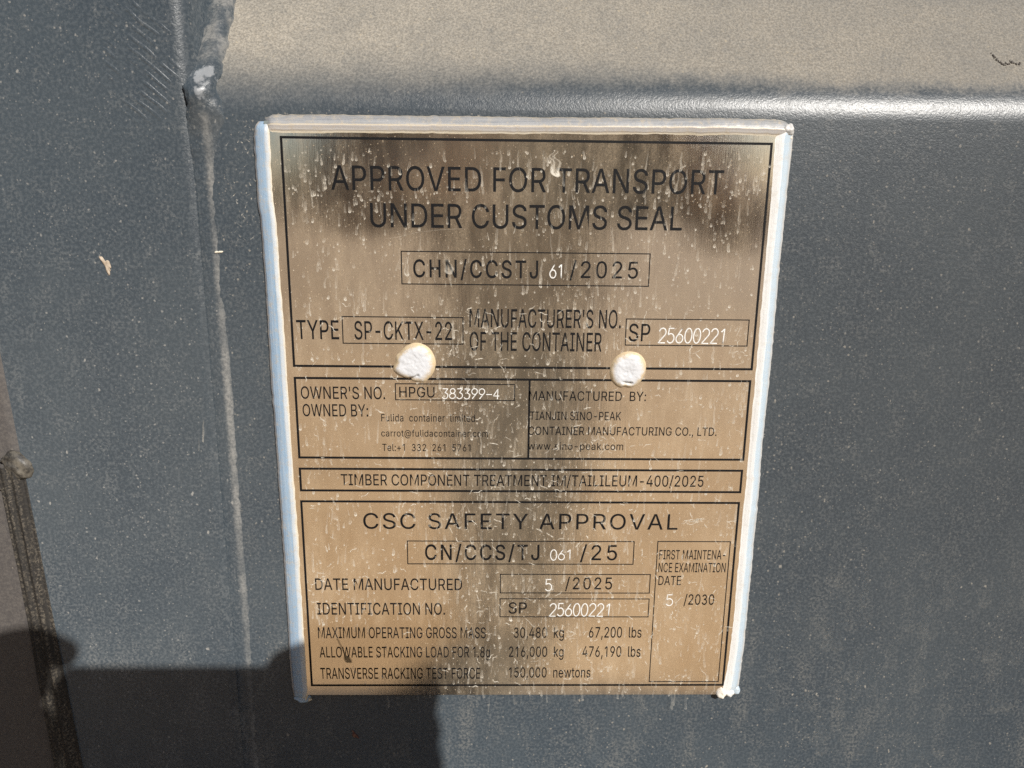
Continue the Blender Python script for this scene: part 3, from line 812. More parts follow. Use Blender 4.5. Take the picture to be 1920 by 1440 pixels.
    'J': (396, [[(185,-7),(143,-2),(106,11),(75,33),(52,63),(38,100),(33,145),(33,173),(98,173),(98,145),(100,117),(108,93),(122,74),(139,61),(160,53),(185,50),(209,53),(230,61),(248,74),(261,93),(269,117),(272,145),(272,509),(336,509),(336,145),(332,100),(318,63),(294,33),(263,11),(227,-2)]]),
    'K': (467, [[(124,241),(128,246),(139,261),(151,275),(162,289),(174,303),(187,317),(199,331),(212,344),(364,509),(448,509),(243,289),(449,0),(372,0),(198,245),(125,167),(125,0),(60,0),(60,509),(125,509),(125,334)]]),
    'L': (393, [[(60,0),(60,509),(125,509),(125,57),(361,57),(361,0)]]),
    'M': (628, [[(60,0),(60,509),(152,509),(277,187),(287,159),(299,123),(311,84),(315,73),(318,83),(330,121),(342,158),(352,187),(476,509),(568,509),(568,0),(504,0),(504,291),(504,327),(505,369),(506,413),(507,436),(503,425),(498,409),(482,363),(467,322),(456,291),(342,0),(286,0),(170,291),(159,321),(145,361),(129,408),(120,435),(120,416),(121,372),(122,328),(122,291),(122,0)]]),
    'N': (523, [[(60,0),(60,509),(136,509),(343,183),(349,174),(355,163),(363,151),(371,137),(379,122),(388,107),(396,90),(403,77),(402,90),(401,108),(400,126),(399,142),(399,157),(399,195),(399,509),(463,509),(463,0),(387,0),(202,290),(177,331),(168,346),(159,363),(148,381),(120,431),(122,384),(124,328),(125,291),(125,0)]]),
    'O': (533, [[(267,-7),(225,-3),(186,7),(150,25),(119,49),(92,79),(70,115),(53,157),(44,203),(40,254),(44,305),(53,352),(70,393),(92,429),(119,459),(150,484),(186,501),(225,512),(267,516),(309,512),(348,501),(384,484),(415,459),(442,429),(464,393),(480,352),(490,305),(493,254),(490,203),(480,157),(464,115),(442,79),(415,49),(384,25),(348,7),(309,-3)],[(267,53),(296,55),(324,63),(349,76),(372,94),(392,116),(408,144),(420,176),(428,213),(430,254),(428,295),(420,332),(408,365),(392,392),(372,415),(349,433),(324,446),(296,453),(267,456),(237,453),(210,445),(184,433),(161,415),(142,392),(125,364),(113,332),(106,295),(103,254),(106,213),(113,176),(125,144),(142,117),(161,94),(184,76),(210,63),(237,55)]]),
    'P': (445, [[(60,0),(60,509),(235,509),(272,506),(305,499),(332,487),(356,471),(375,452),(390,430),(400,404),(407,377),(409,348),(407,318),(400,291),(390,265),(375,243),(356,223),(332,207),(305,195),(272,188),(235,186),(125,186),(125,0)],[(125,242),(233,242),(257,244),(279,248),(297,256),(312,266),(324,279),(333,294),(339,310),(343,328),(344,348),(343,367),(339,385),(333,402),(324,416),(312,428),(297,439),(279,446),(257,451),(232,452),(125,452)]]),
    'R': (449, [[(60,0),(60,509),(236,509),(273,506),(305,500),(333,489),(356,473),(376,455),(390,433),(401,408),(407,381),(409,352),(407,323),(401,296),(390,271),(376,250),(356,232),(333,217),(314,209),(428,0),(353,0),(246,199),(236,198),(125,198),(125,0)],[(125,255),(234,255),(258,256),(280,260),(298,267),(313,276),(325,287),(334,300),(340,316),(344,333),(345,352),(344,371),(340,389),(334,405),(325,419),(313,430),(298,440),(279,446),(258,451),(233,452),(125,452)]]),
    'S': (447, [[(224,-9),(188,-7),(156,-1),(128,9),(102,23),(81,40),(64,60),(51,83),(42,109),(38,137),(104,137),(108,118),(114,102),(123,88),(136,76),(150,66),(166,59),(185,53),(204,50),(224,49),(246,50),(267,54),(286,60),(303,69),(317,79),(329,92),(338,106),(344,122),(346,139),(344,154),(340,168),(332,179),(322,189),(310,197),(296,205),(280,211),(263,217),(245,222),(184,239),(145,253),(112,269),(86,289),(67,313),(56,341),(52,372),(54,400),(62,425),(75,448),(92,468),(113,484),(138,498),(165,508),(195,514),(227,516),(259,514),(289,508),(316,498),(340,484),(360,468),(377,449),(390,427),(398,403),(401,378),(337,378),(332,402),(320,421),(302,437),(280,449),(254,456),(225,459),(204,457),(185,454),(167,448),(152,440),(139,430),(129,418),(121,405),(117,391),(115,376),(117,359),(122,345),(131,334),(142,324),(155,315),(169,308),(184,302),(198,297),(212,293),(264,279),(279,275),(295,270),(312,264),(328,256),(344,248),(359,238),(372,226),(384,213),(395,198),(402,180),(407,161),(408,139),(406,112),(399,87),(386,64),(370,43),(349,25),(323,11),(294,0),(261,-7)]]),
    'T': (449, [[(32,452),(32,509),(417,509),(417,452),(257,452),(257,0),(193,0),(193,452)]]),
    'U': (517, [[(259,-8),(220,-6),(186,2),(154,15),(126,33),(103,55),(85,80),(71,108),(63,140),(60,173),(60,509),(124,509),(124,178),(126,155),(132,133),(141,113),(153,95),(169,80),(187,68),(208,59),(232,53),(259,52),(285,53),(309,59),(331,68),(349,80),(364,95),(377,113),(385,133),(391,155),(393,178),(393,509),(457,509),(457,173),(454,140),(446,108),(433,80),(414,55),(391,33),(363,15),(332,2),(297,-6)]]),
    'V': (480, [[(204,0),(16,509),(84,509),(192,206),(199,187),(207,164),(215,137),(225,106),(236,71),(242,53),(247,71),(257,107),(267,138),(276,165),(283,187),(290,206),(395,509),(463,509),(278,0)]]),
    'W': (686, [[(155,0),(16,509),(82,509),(163,196),(167,179),(172,162),(175,145),(187,94),(190,76),(193,61),(196,76),(200,94),(203,111),(207,128),(211,145),(224,196),(306,509),(380,509),(462,196),(466,179),(470,162),(474,145),(486,94),(490,76),(493,63),(495,76),(499,94),(503,111),(506,128),(510,145),(523,196),(603,509),(670,509),(530,0),(455,0),(368,323),(362,345),(357,368),(351,391),(346,417),(343,435),(340,420),(335,395),(330,371),(324,347),(318,323),(230,0)]]),
    'X': (474, [[(18,0),(200,260),(29,509),(104,509),(178,400),(188,386),(196,373),(204,361),(211,350),(217,340),(223,329),(230,318),(236,305),(238,302),(252,329),(258,339),(265,350),(272,361),(298,400),(374,509),(446,509),(276,263),(456,0),(382,0),(292,129),(268,165),(262,175),(256,185),(250,195),(244,206),(237,218),(231,207),(225,196),(219,186),(213,176),(206,166),(182,129),(91,0)]]),
    'Y': (472, [[(203,0),(203,208),(16,509),(91,509),(192,344),(203,327),(213,309),(222,292),(231,274),(236,262),(242,275),(251,293),(260,310),(270,327),(280,344),(381,509),(455,509),(268,208),(268,0)]]),
    'a': (389, [[(160,-9),(137,-7),(115,-3),(94,5),(76,15),(60,29),(48,45),(38,63),(32,84),(30,108),(32,128),(36,146),(43,161),(53,174),(64,184),(78,193),(92,200),(108,206),(125,211),(143,214),(161,217),(178,220),(234,227),(247,229),(257,231),(265,235),(271,240),(274,246),(276,255),(276,257),(275,272),(272,285),(267,297),(260,307),(251,315),(240,322),(227,327),(212,330),(196,331),(178,330),(163,327),(149,322),(137,316),(127,309),(118,301),(110,292),(104,283),(100,274),(41,291),(51,313),(64,331),(79,346),(95,358),(114,368),(133,375),(153,380),(173,383),(194,384),(208,384),(223,382),(239,379),(255,375),(271,369),(286,360),(300,350),(312,336),(322,320),(330,301),(335,278),(337,251),(337,0),(277,0),(277,52),(272,52),(267,43),(260,34),(252,25),(242,16),(229,8),(215,1),(199,-4),(181,-7)],[(170,45),(192,47),(211,51),(228,59),(242,68),(254,80),(263,93),(270,108),(274,122),(276,138),(276,190),(272,187),(267,184),(259,182),(251,180),(241,178),(231,176),(200,171),(175,168),(161,166),(147,163),(134,159),(122,153),(112,147),(103,139),(97,130),(93,118),(92,105),(93,93),(96,82),(102,72),(109,64),(119,57),(130,52),(142,48),(156,46)]]),
    'b': (424, [[(229,-8),(208,-7),(189,-3),(172,4),(159,12),(147,21),(138,31),(130,41),(123,50),(118,59),(112,59),(112,0),(53,0),(53,509),(114,509),(114,319),(118,319),(123,327),(130,336),(137,346),(147,355),(158,364),(171,373),(188,379),(207,383),(229,384),(259,382),(287,374),(313,361),(335,342),(354,320),(370,293),(381,261),(388,227),(390,189),(388,151),(381,116),(370,84),(355,57),(336,34),(313,16),(288,3),(260,-6)],[(220,47),(242,49),(262,55),(279,66),(294,80),(306,97),(316,117),(323,139),(327,163),(328,189),(327,215),(323,239),(316,261),(307,281),(295,298),(280,311),(262,322),(243,328),(220,330),(198,328),(178,322),(161,312),(147,299),(134,282),(125,263),(118,241),(114,216),(113,189),(114,162),(118,138),(125,115),(135,95),(147,78),(162,65),(179,55),(198,49)]]),
    'c': (396, [[(207,-8),(174,-5),(144,3),(117,16),(93,35),(72,58),(56,85),(44,116),(37,150),(34,187),(37,225),(44,260),(56,291),(72,318),(93,341),(117,360),(144,374),(174,382),(207,384),(226,384),(243,381),(260,377),(276,371),(291,364),(305,356),(318,346),(330,335),(340,322),(349,308),(356,293),(362,277),(303,262),(300,272),(295,281),(290,289),(284,297),(278,304),(270,311),(261,316),(252,321),(242,325),(231,328),(220,329),(207,330),(184,328),(163,321),(145,310),(130,296),(118,278),(108,258),(102,236),(98,212),(96,187),(98,163),(102,139),(108,117),(118,97),(130,80),(145,66),(163,55),(184,49),(207,46),(220,47),(232,49),(243,52),(253,55),(262,60),(271,66),(279,73),(285,80),(292,89),(297,98),(301,107),(304,117),(363,102),(357,86),(350,70),(341,56),(331,43),(319,32),(306,21),(292,12),(277,5),(261,-1),(244,-5),(226,-7)]]),
    'd': (424, [[(195,-8),(165,-6),(137,3),(111,16),(89,34),(70,57),(55,84),(43,116),(36,151),(34,189),(36,227),(43,261),(55,293),(70,320),(89,342),(112,361),(137,374),(165,382),(196,384),(218,383),(237,379),(253,373),(267,364),(278,355),(287,346),(295,336),(301,327),(306,319),(311,319),(311,509),(372,509),(372,0),(313,0),(313,59),(307,59),(301,50),(295,41),(287,31),(277,21),(266,12),(252,4),(236,-3),(217,-7)],[(205,47),(226,49),(246,55),(263,65),(278,78),(290,95),(299,115),(306,138),(310,162),(312,189),(310,216),(306,241),(300,263),(290,282),(278,299),(263,312),(246,322),(227,328),(205,330),(182,328),(162,322),(145,311),(130,298),(118,281),(108,261),(102,239),(98,215),(96,189),(98,163),(102,139),(109,117),(118,97),(130,80),(145,66),(162,55),(182,49)]]),
    'e': (404, [[(212,-8),(177,-5),(145,3),(117,16),(92,35),(72,58),(56,85),(44,116),(37,150),(34,187),(36,224),(44,258),(55,290),(71,317),(91,340),(115,359),(142,373),(172,382),(205,384),(226,383),(246,380),(266,374),(285,366),(303,355),(319,341),(334,324),(347,305),(357,282),(365,256),(370,227),(371,194),(371,169),(97,169),(98,151),(102,127),(110,106),(121,88),(135,73),(151,61),(169,53),(190,48),(212,46),(227,47),(241,49),(254,53),(265,58),(276,65),(285,73),(294,82),(300,93),(306,105),(365,91),(358,72),(348,55),(335,39),(320,26),(302,14),(283,4),(261,-3),(237,-7)],[(96,221),(308,221),(308,226),(304,248),(298,269),(288,286),(277,301),(263,314),(246,323),(227,328),(205,330),(183,328),(164,323),(146,313),(131,301),(119,286),(109,270),(102,251),(97,231)]]),
    'f': (254, [[(228,379),(228,327),(142,327),(142,0),(81,0),(81,327),(6,327),(6,379),(81,379),(81,432),(82,452),(87,470),(96,486),(107,499),(120,510),(135,519),(152,525),(169,529),(187,530),(201,530),(212,529),(222,527),(231,525),(238,523),(243,521),(227,468),(215,472),(209,473),(202,474),(195,474),(178,472),(164,468),(154,460),(147,449),(143,435),(142,419),(142,379)]]),
    'g': (425, [[(207,-151),(180,-149),(156,-146),(134,-140),(114,-132),(97,-122),(82,-110),(70,-97),(59,-84),(51,-69),(101,-41),(107,-49),(114,-57),(122,-66),(131,-74),(142,-82),(154,-88),(169,-93),(187,-96),(207,-97),(236,-95),(261,-87),(282,-75),(298,-58),(308,-34),(311,-6),(311,68),(306,68),(301,60),(294,51),(287,41),(277,32),(266,23),(252,16),(236,10),(217,6),(195,5),(165,7),(138,14),(113,27),(90,43),(71,65),(55,90),(43,120),(36,154),(34,191),(36,229),(43,263),(55,293),(71,320),(90,342),(112,361),(138,374),(166,382),(196,384),(218,383),(237,379),(253,373),(267,365),(279,356),(288,346),(296,336),(302,327),(308,319),(313,319),(313,379),(372,379),(372,-9),(370,-40),(363,-67),(350,-90),(334,-109),(314,-124),(291,-136),(265,-144),(237,-149)],[(205,59),(227,61),(246,66),(264,75),(278,87),(290,103),(300,121),(307,142),(311,166),(312,193),(311,219),(307,242),(300,264),(291,283),(279,299),(264,312),(247,322),(227,328),(205,330),(182,328),(163,322),(145,312),(130,298),(118,282),(109,262),(102,241),(98,218),(96,193),(98,167),(102,144),(109,123),(118,104),(131,88),(145,76),(163,66),(183,61)]]),
    'i': (167, [[(53,0),(53,379),(114,379),(114,0)],[(84,443),(73,444),(63,448),(54,455),(47,463),(43,472),(41,483),(43,494),(47,504),(54,512),(63,518),(73,522),(84,524),(95,522),(105,518),(114,512),(121,504),(125,494),(126,483),(125,472),(121,463),(114,455),(105,448),(95,444)]]),
    'k': (381, [[(114,212),(121,212),(284,379),(360,379),(201,216),(372,0),(294,0),(154,178),(114,141),(114,0),(53,0),(53,509),(114,509)]]),
    'l': (189, [[(139,-2),(112,0),(91,8),(74,20),(62,37),(55,59),(53,84),(53,509),(114,509),(114,99),(114,83),(117,71),(120,62),(126,57),(135,53),(146,52),(160,53),(170,54),(181,3),(162,-1),(154,-2),(147,-2)]]),
    'm': (610, [[(53,0),(53,379),(112,379),(112,308),(114,314),(122,331),(132,346),(144,358),(158,368),(172,376),(187,382),(203,385),(219,386),(245,383),(268,375),(287,361),(303,342),(314,320),(317,309),(318,312),(326,329),(337,343),(350,356),(364,366),(381,375),(398,381),(417,385),(437,386),(458,385),(478,380),(497,372),(514,361),(529,346),(541,328),(550,307),(555,283),(557,255),(557,0),(496,0),(496,254),(493,279),(485,298),(473,313),(456,323),(438,329),(419,330),(402,329),(387,326),(374,320),(363,312),(353,302),(345,290),(340,277),(336,263),(335,247),(335,0),(274,0),(274,260),(272,280),(265,297),(253,311),(238,322),(220,328),(199,330),(185,329),(171,326),(158,320),(145,312),(135,302),(126,289),(119,274),(115,257),(114,238),(114,0)]]),
    'n': (410, [[(114,227),(114,0),(53,0),(53,379),(112,379),(112,310),(116,319),(132,344),(152,362),(175,374),(200,382),(227,384),(252,383),(275,377),(295,369),(313,356),(328,340),(341,321),(350,298),(355,271),(357,240),(357,0),(296,0),(296,235),(293,263),(286,286),(273,304),(256,318),(235,326),(210,329),(192,328),(176,324),(161,317),(147,308),(136,297),(126,283),(119,266),(115,248)]]),
    'o': (415, [[(207,-8),(174,-5),(144,3),(117,16),(93,35),(72,58),(56,85),(44,116),(37,150),(34,187),(37,225),(44,260),(56,291),(72,318),(93,341),(117,360),(144,374),(174,382),(207,384),(241,382),(271,374),(299,360),(323,341),(343,318),(359,291),(371,260),(379,225),(381,187),(379,150),(371,116),(359,85),(343,58),(323,35),(299,16),(271,3),(241,-5)],[(207,46),(231,49),(252,55),(270,66),(285,80),(298,97),(307,117),(314,139),(318,163),(319,187),(318,212),(314,236),(307,258),(298,278),(285,296),(270,310),(252,321),(231,328),(207,330),(184,328),(163,321),(145,310),(130,296),(118,278),(108,258),(102,236),(98,212),(96,187),(98,163),(102,139),(108,117),(118,97),(130,80),(145,66),(163,55),(184,49)]]),
    'p': (424, [[(53,-143),(53,379),(112,379),(112,319),(118,319),(123,327),(130,336),(137,346),(147,355),(158,364),(171,373),(188,379),(207,383),(229,384),(259,382),(287,374),(313,361),(335,342),(354,320),(370,293),(381,261),(388,227),(390,189),(388,151),(381,116),(370,84),(355,57),(336,34),(313,16),(288,3),(260,-6),(229,-8),(208,-7),(189,-3),(173,4),(159,12),(147,21),(138,31),(130,41),(124,50),(118,59),(114,59),(114,-143)],[(220,47),(242,49),(262,55),(279,66),(294,80),(306,97),(316,117),(323,139),(327,163),(328,189),(327,215),(323,239),(316,261),(307,281),(295,298),(280,311),(262,322),(243,328),(220,330),(198,328),(178,322),(161,312),(147,299),(134,282),(125,263),(118,241),(114,216),(113,189),(114,162),(118,138),(125,115),(135,95),(147,78),(162,65),(179,55),(198,49)]]),
    'r': (259, [[(53,0),(53,379),(112,379),(112,321),(115,321),(124,339),(137,354),(152,367),(171,377),(191,383),(213,385),(229,384),(243,384),(243,322),(230,324),(223,325),(215,326),(207,326),(190,324),(174,321),(159,315),(146,306),(135,296),(126,284),(119,269),(115,254),(114,237),(114,0)]]),
    's': (365, [[(182,-8),(157,-7),(133,-3),(112,3),(93,12),(76,24),(62,38),(50,54),(41,73),(36,94),(94,107),(101,87),(111,72),(124,60),(141,52),(160,47),(181,45),(206,47),(227,53),(244,62),(258,74),(265,88),(268,103),(266,115),(262,126),(254,136),(243,144),(229,150),(212,155),(149,170),(118,180),(92,192),(72,208),(58,227),(50,249),(47,274),(49,295),(55,314),(65,332),(79,347),(95,360),(115,370),(137,378),(161,383),(187,384),(212,383),(234,379),(254,372),(271,363),(286,352),(299,339),(309,324),(318,308),(324,290),(268,277),(262,291),(254,304),(243,316),(228,325),(210,331),(187,333),(166,331),(147,326),(131,317),(119,305),(111,292),(109,277),(110,264),(115,253),(124,243),(136,235),(152,229),(172,223),(229,209),(261,200),(287,187),(306,171),(320,153),(328,131),(331,107),(329,85),(323,65),(312,47),(298,31),(281,18),(260,6),(236,-2),(210,-7)]]),
    't': (227, [[(204,379),(204,327),(126,327),(126,98),(127,83),(130,70),(136,61),(144,55),(156,51),(170,50),(185,51),(202,54),(213,2),(207,0),(200,-2),(192,-3),(184,-3),(176,-4),(168,-4),(138,-1),(113,7),(92,21),(77,41),(68,64),(65,93),(65,327),(6,327),(6,379),(65,379),(65,471),(126,471),(126,379)]]),
    'u': (410, [[(182,-5),(158,-3),(135,2),(115,11),(97,23),(82,39),(69,59),(60,82),(54,109),(53,139),(53,379),(114,379),(114,144),(116,117),(124,94),(137,75),(154,61),(175,53),(200,50),(218,51),(234,55),(249,62),(263,71),(274,83),(283,97),(290,113),(295,132),(296,153),(296,379),(357,379),(357,0),(298,0),(298,70),(294,60),(277,35),(257,17),(234,5),(209,-3)]]),
    'w': (567, [[(138,0),(23,379),(87,379),(133,214),(140,190),(147,164),(154,137),(161,107),(168,75),(170,65),(172,74),(179,105),(186,135),(192,163),(199,189),(206,214),(252,379),(316,379),(362,214),(368,189),(375,163),(382,136),(388,106),(395,75),(397,66),(399,75),(406,106),(413,135),(420,163),(427,189),(434,214),(480,379),(545,379),(429,0),(368,0),(319,172),(305,225),(300,243),(295,262),(291,280),(284,309),(277,280),(263,225),(258,207),(253,189),(248,172),(199,0)]]),
}

def poly_area(c):
    return sum(p[0] * q[1] - q[0] * p[1] for p, q in zip(c, c[1:] + c[:1])) / 2

def swell(c, d, turn):
    """thicken a glyph outline by d units (turn: +1 when its outer contour runs anticlockwise)"""
    pts = []
    for p in c:
        if not pts or math.hypot(p[0] - pts[-1][0], p[1] - pts[-1][1]) > 7: pts.append(p)
    if math.hypot(pts[0][0] - pts[-1][0], pts[0][1] - pts[-1][1]) <= 7: pts.pop()
    out, n = [], len(pts)
    for i in range(n):
        a, b, e = pts[i - 1], pts[i], pts[(i + 1) % n]
        n1x, n1y = b[1] - a[1], a[0] - b[0]
        n2x, n2y = e[1] - b[1], b[0] - e[0]
        l1, l2 = math.hypot(n1x, n1y), math.hypot(n2x, n2y)
        n1x, n1y, n2x, n2y = n1x / l1, n1y / l1, n2x / l2, n2y / l2
        mx, my = n1x + n2x, n1y + n2y
        k = max(0.5, mx * mx + my * my) / 2
        out.append((b[0] + turn * d * mx / k, b[1] + turn * d * my / k))
    return out

def text_mesh(body, offset, spacing):
    cu = bpy.data.curves.new('lettering', 'CURVE')
    cu.dimensions = '2D'
    cu.fill_mode = 'BOTH'
    cu.offset = 0.0
    cu.extrude = 0.02
    x = 0.0
    for ch in body:
        adv, contours = GLYPHS[ch]
        turn = 1 if sum(poly_area(c) for c in contours) > 0 else -1
        for c in contours:
            c = swell(c, offset * 1000, turn)
            sp = cu.splines.new('POLY')
            sp.points.add(len(c) - 1)
            sp.points.foreach_set('co', [q for (u, v) in c for q in ((u + x) * 0.001, v * 0.001, 0.0, 1.0)])
            sp.use_cyclic_u = True
        x += adv + (spacing - 1.0) * 520
    ob = bpy.data.objects.new('lettering', cu)
    SC.collection.objects.link(ob)
    bpy.context.view_layer.update()
    me = bpy.data.meshes.new_from_object(ob.evaluated_get(DG()))
    bpy.data.objects.remove(ob, do_unlink=True)
    bpy.data.curves.remove(cu)
    vs = [v.co.copy() for v in me.vertices]
    fs = [tuple(p.vertices) for p in me.polygons]
    bpy.data.meshes.remove(me)
    return vs, fs

CAPH = 0.0
def cap_height():
    vs, _ = text_mesh('H', 0.0, 1.0)
    return max(v.y for v in vs) - min(v.y for v in vs)
CAPH = cap_height()

WEIGHT = {'APPROVED FOR TRANSPORT': (0.003, 1.02), 'UNDER CUSTOMS SEAL': (0.003, 1.0), 'CSC SAFETY APPROVAL': (0.002, 1.10)}
for body, x0, x1, z, h, style in TEXTS:
    if style != 'print':
        continue
    off, spc = WEIGHT.get(body, (0.004, 1.02))
    if body in ('CHN/CCSTJ', 'CN/CCS/TJ'): off, spc = 0.008, 1.16
    if body in ('/2025', '/25'): off, spc = 0.003, 1.14
    if h < 3.5: off, spc = 0.004, 1.05
    vs, fs = text_mesh(body, off, spc)
    xa, xb = min(v.x for v in vs), max(v.x for v in vs)
    za, zb = min(v.z for v in vs), max(v.z for v in vs)
    sx = (x1 - x0) / (xb - xa); sy = h / CAPH
    verts = [W(x0 + (v.x - xa) * sx, D_INK if v.z > (za + zb) / 2 else D_FACE + 0.02, z + v.y * sy) for v in vs]
    o = mesh_obj('printed_line', verts, fs, INK, PLATE, smooth=False)
    if not any(k in body.lower() for k in ('fulida', 'sino', 'container manufacturing')):
        o['label'] = 'black printed line reading ' + ' '.join(body.split())

def arc(cx, cy, rx_, ry_, a0, a1, n=14):
    return [(cx + rx_ * math.cos(R(a0 + (a1 - a0) * i / n)), cy + ry_ * math.sin(R(a0 + (a1 - a0) * i / n))) for i in range(n + 1)]

DIGITS = {
    '0': [arc(0.3, 0.5, 0.26, 0.5, 90, 450, 28)],
    '1': [[(0.16, 0.78), (0.36, 1.0), (0.36, 0.0)]],
    '2': [arc(0.3, 0.72, 0.25, 0.28, 165, -35, 14) + [(0.04, 0.0), (0.56, 0.0)]],
    '3': [[(0.06, 1.0), (0.52, 1.0), (0.26, 0.60)] + arc(0.28, 0.30, 0.26, 0.30, 90, -155, 16)],
    '4': [[(0.42, 0.0), (0.42, 1.0), (0.04, 0.30), (0.58, 0.30)]],
    '5': [[(0.52, 1.0), (0.12, 1.0), (0.08, 0.55)] + arc(0.28, 0.32, 0.26, 0.32, 118, -150, 16)],
    '6': [[(0.46, 1.0), (0.12, 0.48)] + arc(0.30, 0.29, 0.25, 0.29, 150, 510, 24)],
    '8': [arc(0.3, 0.76, 0.21, 0.24, -90, 270, 22), arc(0.3, 0.26, 0.26, 0.26, 90, 450, 24)],
    '9': [[(0.14, 0.0), (0.48, 0.52)] + arc(0.30, 0.71, 0.25, 0.29, -30, 330, 24)],
    '-': [[(0.06, 0.42), (0.56, 0.42)]],
}
def ribbon_tube(verts, faces, pts, r, flat):
    seg = 7
    b = len(verts)
    n = len(pts)
    for i, (x, z) in enumerate(pts):
        xa, za = pts[max(0, i - 1)]; xb, zb = pts[min(n - 1, i + 1)]
        if n > 3 and abs(pts[0][0] - pts[-1][0]) < 1e-6 and abs(pts[0][1] - pts[-1][1]) < 1e-6:
            if i == 0: xa, za = pts[-2]
            if i == n - 1: xb, zb = pts[1]
        tx, tz = xb - xa, zb - za
        L = math.hypot(tx, tz) or 1
        nx_, nz_ = -tz / L, tx / L
        for q in range(seg):
            a = math.pi * q / (seg - 1)
            verts.append(W(x + nx_ * r * math.cos(a), D_FACE + 0.02 - flat * math.sin(a), z + nz_ * r * math.cos(a)))
    for i in range(n - 1):
        for q in range(seg - 1):
            a = b + i * seg + q
            faces.append((a, a + 1, a + seg + 1, a + seg))
    for e in (0, n - 1):
        faces.append(tuple(b + e * seg + q for q in range(seg)))

for body, x0, x1, z, h, style in TEXTS:
    if style != 'stamp':
        continue
    rng = random.Random(int(abs(x0 * 100)))
    verts, faces = [], []
    n = len(body)
    pitch = (x1 - x0) / n if n > 1 else (x1 - x0)
    for i, ch in enumerate(body):
        cw = pitch * 0.92 / 0.6 if n > 1 else (x1 - x0) / 0.6
        dz = rng.uniform(-0.12, 0.12)
        for st in DIGITS[ch]:
            st = [(p[0] + (q[0] - p[0]) * k / 4, p[1] + (q[1] - p[1]) * k / 4) for p, q in zip(st, st[1:]) for k in range(4)] + [st[-1]]
            pts = [(x0 + i * pitch + u * cw + 0.05 * h * v * (1 if n > 3 else 0), z + dz + v * h) for u, v in st]
            ribbon_tube(verts, faces, pts, 0.034 * h + 0.06, 0.10)
    o = mesh_obj('engraved_number', verts, faces, ENGRAVED, PLATE)
    o['label'] = 'bright engraved number reading ' + body

# rivets, hammered flat and smeared with sealant
def rivet(outline, height, seed, crease=None):
    cx = sum(p[0] for p in outline) / len(outline); cz = sum(p[1] for p in outline) / len(outline)
    angs = sorted((math.atan2(p[1] - cz, p[0] - cx), math.hypot(p[0] - cx, p[1] - cz)) for p in outline)
    def rad(a):
        a = (a + math.pi) % (2 * math.pi) - math.pi
        ext = [(angs[-1][0] - 2 * math.pi, angs[-1][1])] + angs + [(angs[0][0] + 2 * math.pi, angs[0][1])]
        for (a0, r0), (a1, r1) in zip(ext, ext[1:]):
            if a0 <= a <= a1:
                t = (a - a0) / max(1e-6, a1 - a0); t = t * t * (3 - 2 * t) * 0.5 + t * 0.5
                return r0 + (r1 - r0) * t
        return angs[0][1]
    nt, nr = 72, 22
    verts, faces, across = [W(cx, D_FACE - height * 0.86, cz)], [], [0.0]
    for k in range(1, nr + 1):
        s = k / nr
        for i in range(nt):
            a = 2 * math.pi * i / nt
            r = rad(a) * s
            x, z = cx + r * math.cos(a), cz + r * math.sin(a)
            hgt = height * (1 - s ** 7) * (0.86 + 0.14 * math.sin(min(1.0, s * 1.25) * math.pi * 0.62))
            hgt += (1 - s ** 5) * (0.45 * n1(x * 0.22, z * 0.22, seed) + 0.16 * n1(x * 0.8, z * 0.8, seed))
            if crease:
                (xa, za), (xb, zb) = crease
                tt = max(0, min(1, ((x - xa) * (xb - xa) + (z - za) * (zb - za)) / ((xb - xa) ** 2 + (zb - za) ** 2)))
                dd = math.hypot(x - xa - (xb - xa) * tt, z - za - (zb - za) * tt)
                hgt -= 0.9 * height * math.exp(-(dd / 0.45) ** 2) * (1 - 0.4 * tt)
            verts.append(W(x, D_FACE + 0.05 - max(0, hgt), z))
            across.append(s)
    for i in range(nt):
        faces.append((0, 1 + i, 1 + (i + 1) % nt))
    for k in range(nr - 1):
        for i in range(nt):
            a, b = 1 + k * nt + i, 1 + k * nt + (i + 1) % nt
            faces.append((a, a + nt, b + nt, b))
    o = mesh_obj('rivet', verts, faces, RIVET, PLATE)
    at = o.data.attributes.new('across', 'FLOAT', 'POINT')
    at.data.foreach_set('value', across)
    return o
r1 = rivet([(-53.1, 39.5), (-50.7, 41.6), (-47.5, 42.7), (-44.3, 42.3), (-41.4, 40.5), (-39.2, 37.0), (-38.5, 33.4), (-39.2, 30.4), (-41.3, 27.1), (-43.7, 25.0), (-45.8, 25.0), (-48.1, 25.4), (-50.0, 26.7), (-53.3, 27.4), (-56.2, 29.1), (-57.3, 30.6), (-56.1, 33.9), (-55.7, 36.9), (-54.0, 38.4)], 2.0, 3.0, ((-50.2, 26.4), (-46.2, 28.4)))
r1['label'] = 'white rivet with a folded lower lip, under the printed type box'
r2 = rivet([(37.6, 32.0), (38.7, 35.3), (40.8, 37.8), (43.4, 39.3), (46.4, 39.6), (49.6, 38.9), (51.6, 37.4), (53.1, 34.9), (53.5, 32.1), (52.6, 28.6), (51.5, 26.1), (49.6, 24.3), (47.2, 23.2), (44.4, 23.6), (42.2, 23.2), (39.9, 24.7), (38.1, 27.0), (37.5, 29.5)], 1.8, 8.0, ((47.0, 25.6), (43.5, 25.9)))
r2['label'] = 'rounder white rivet above the words manufactured by'

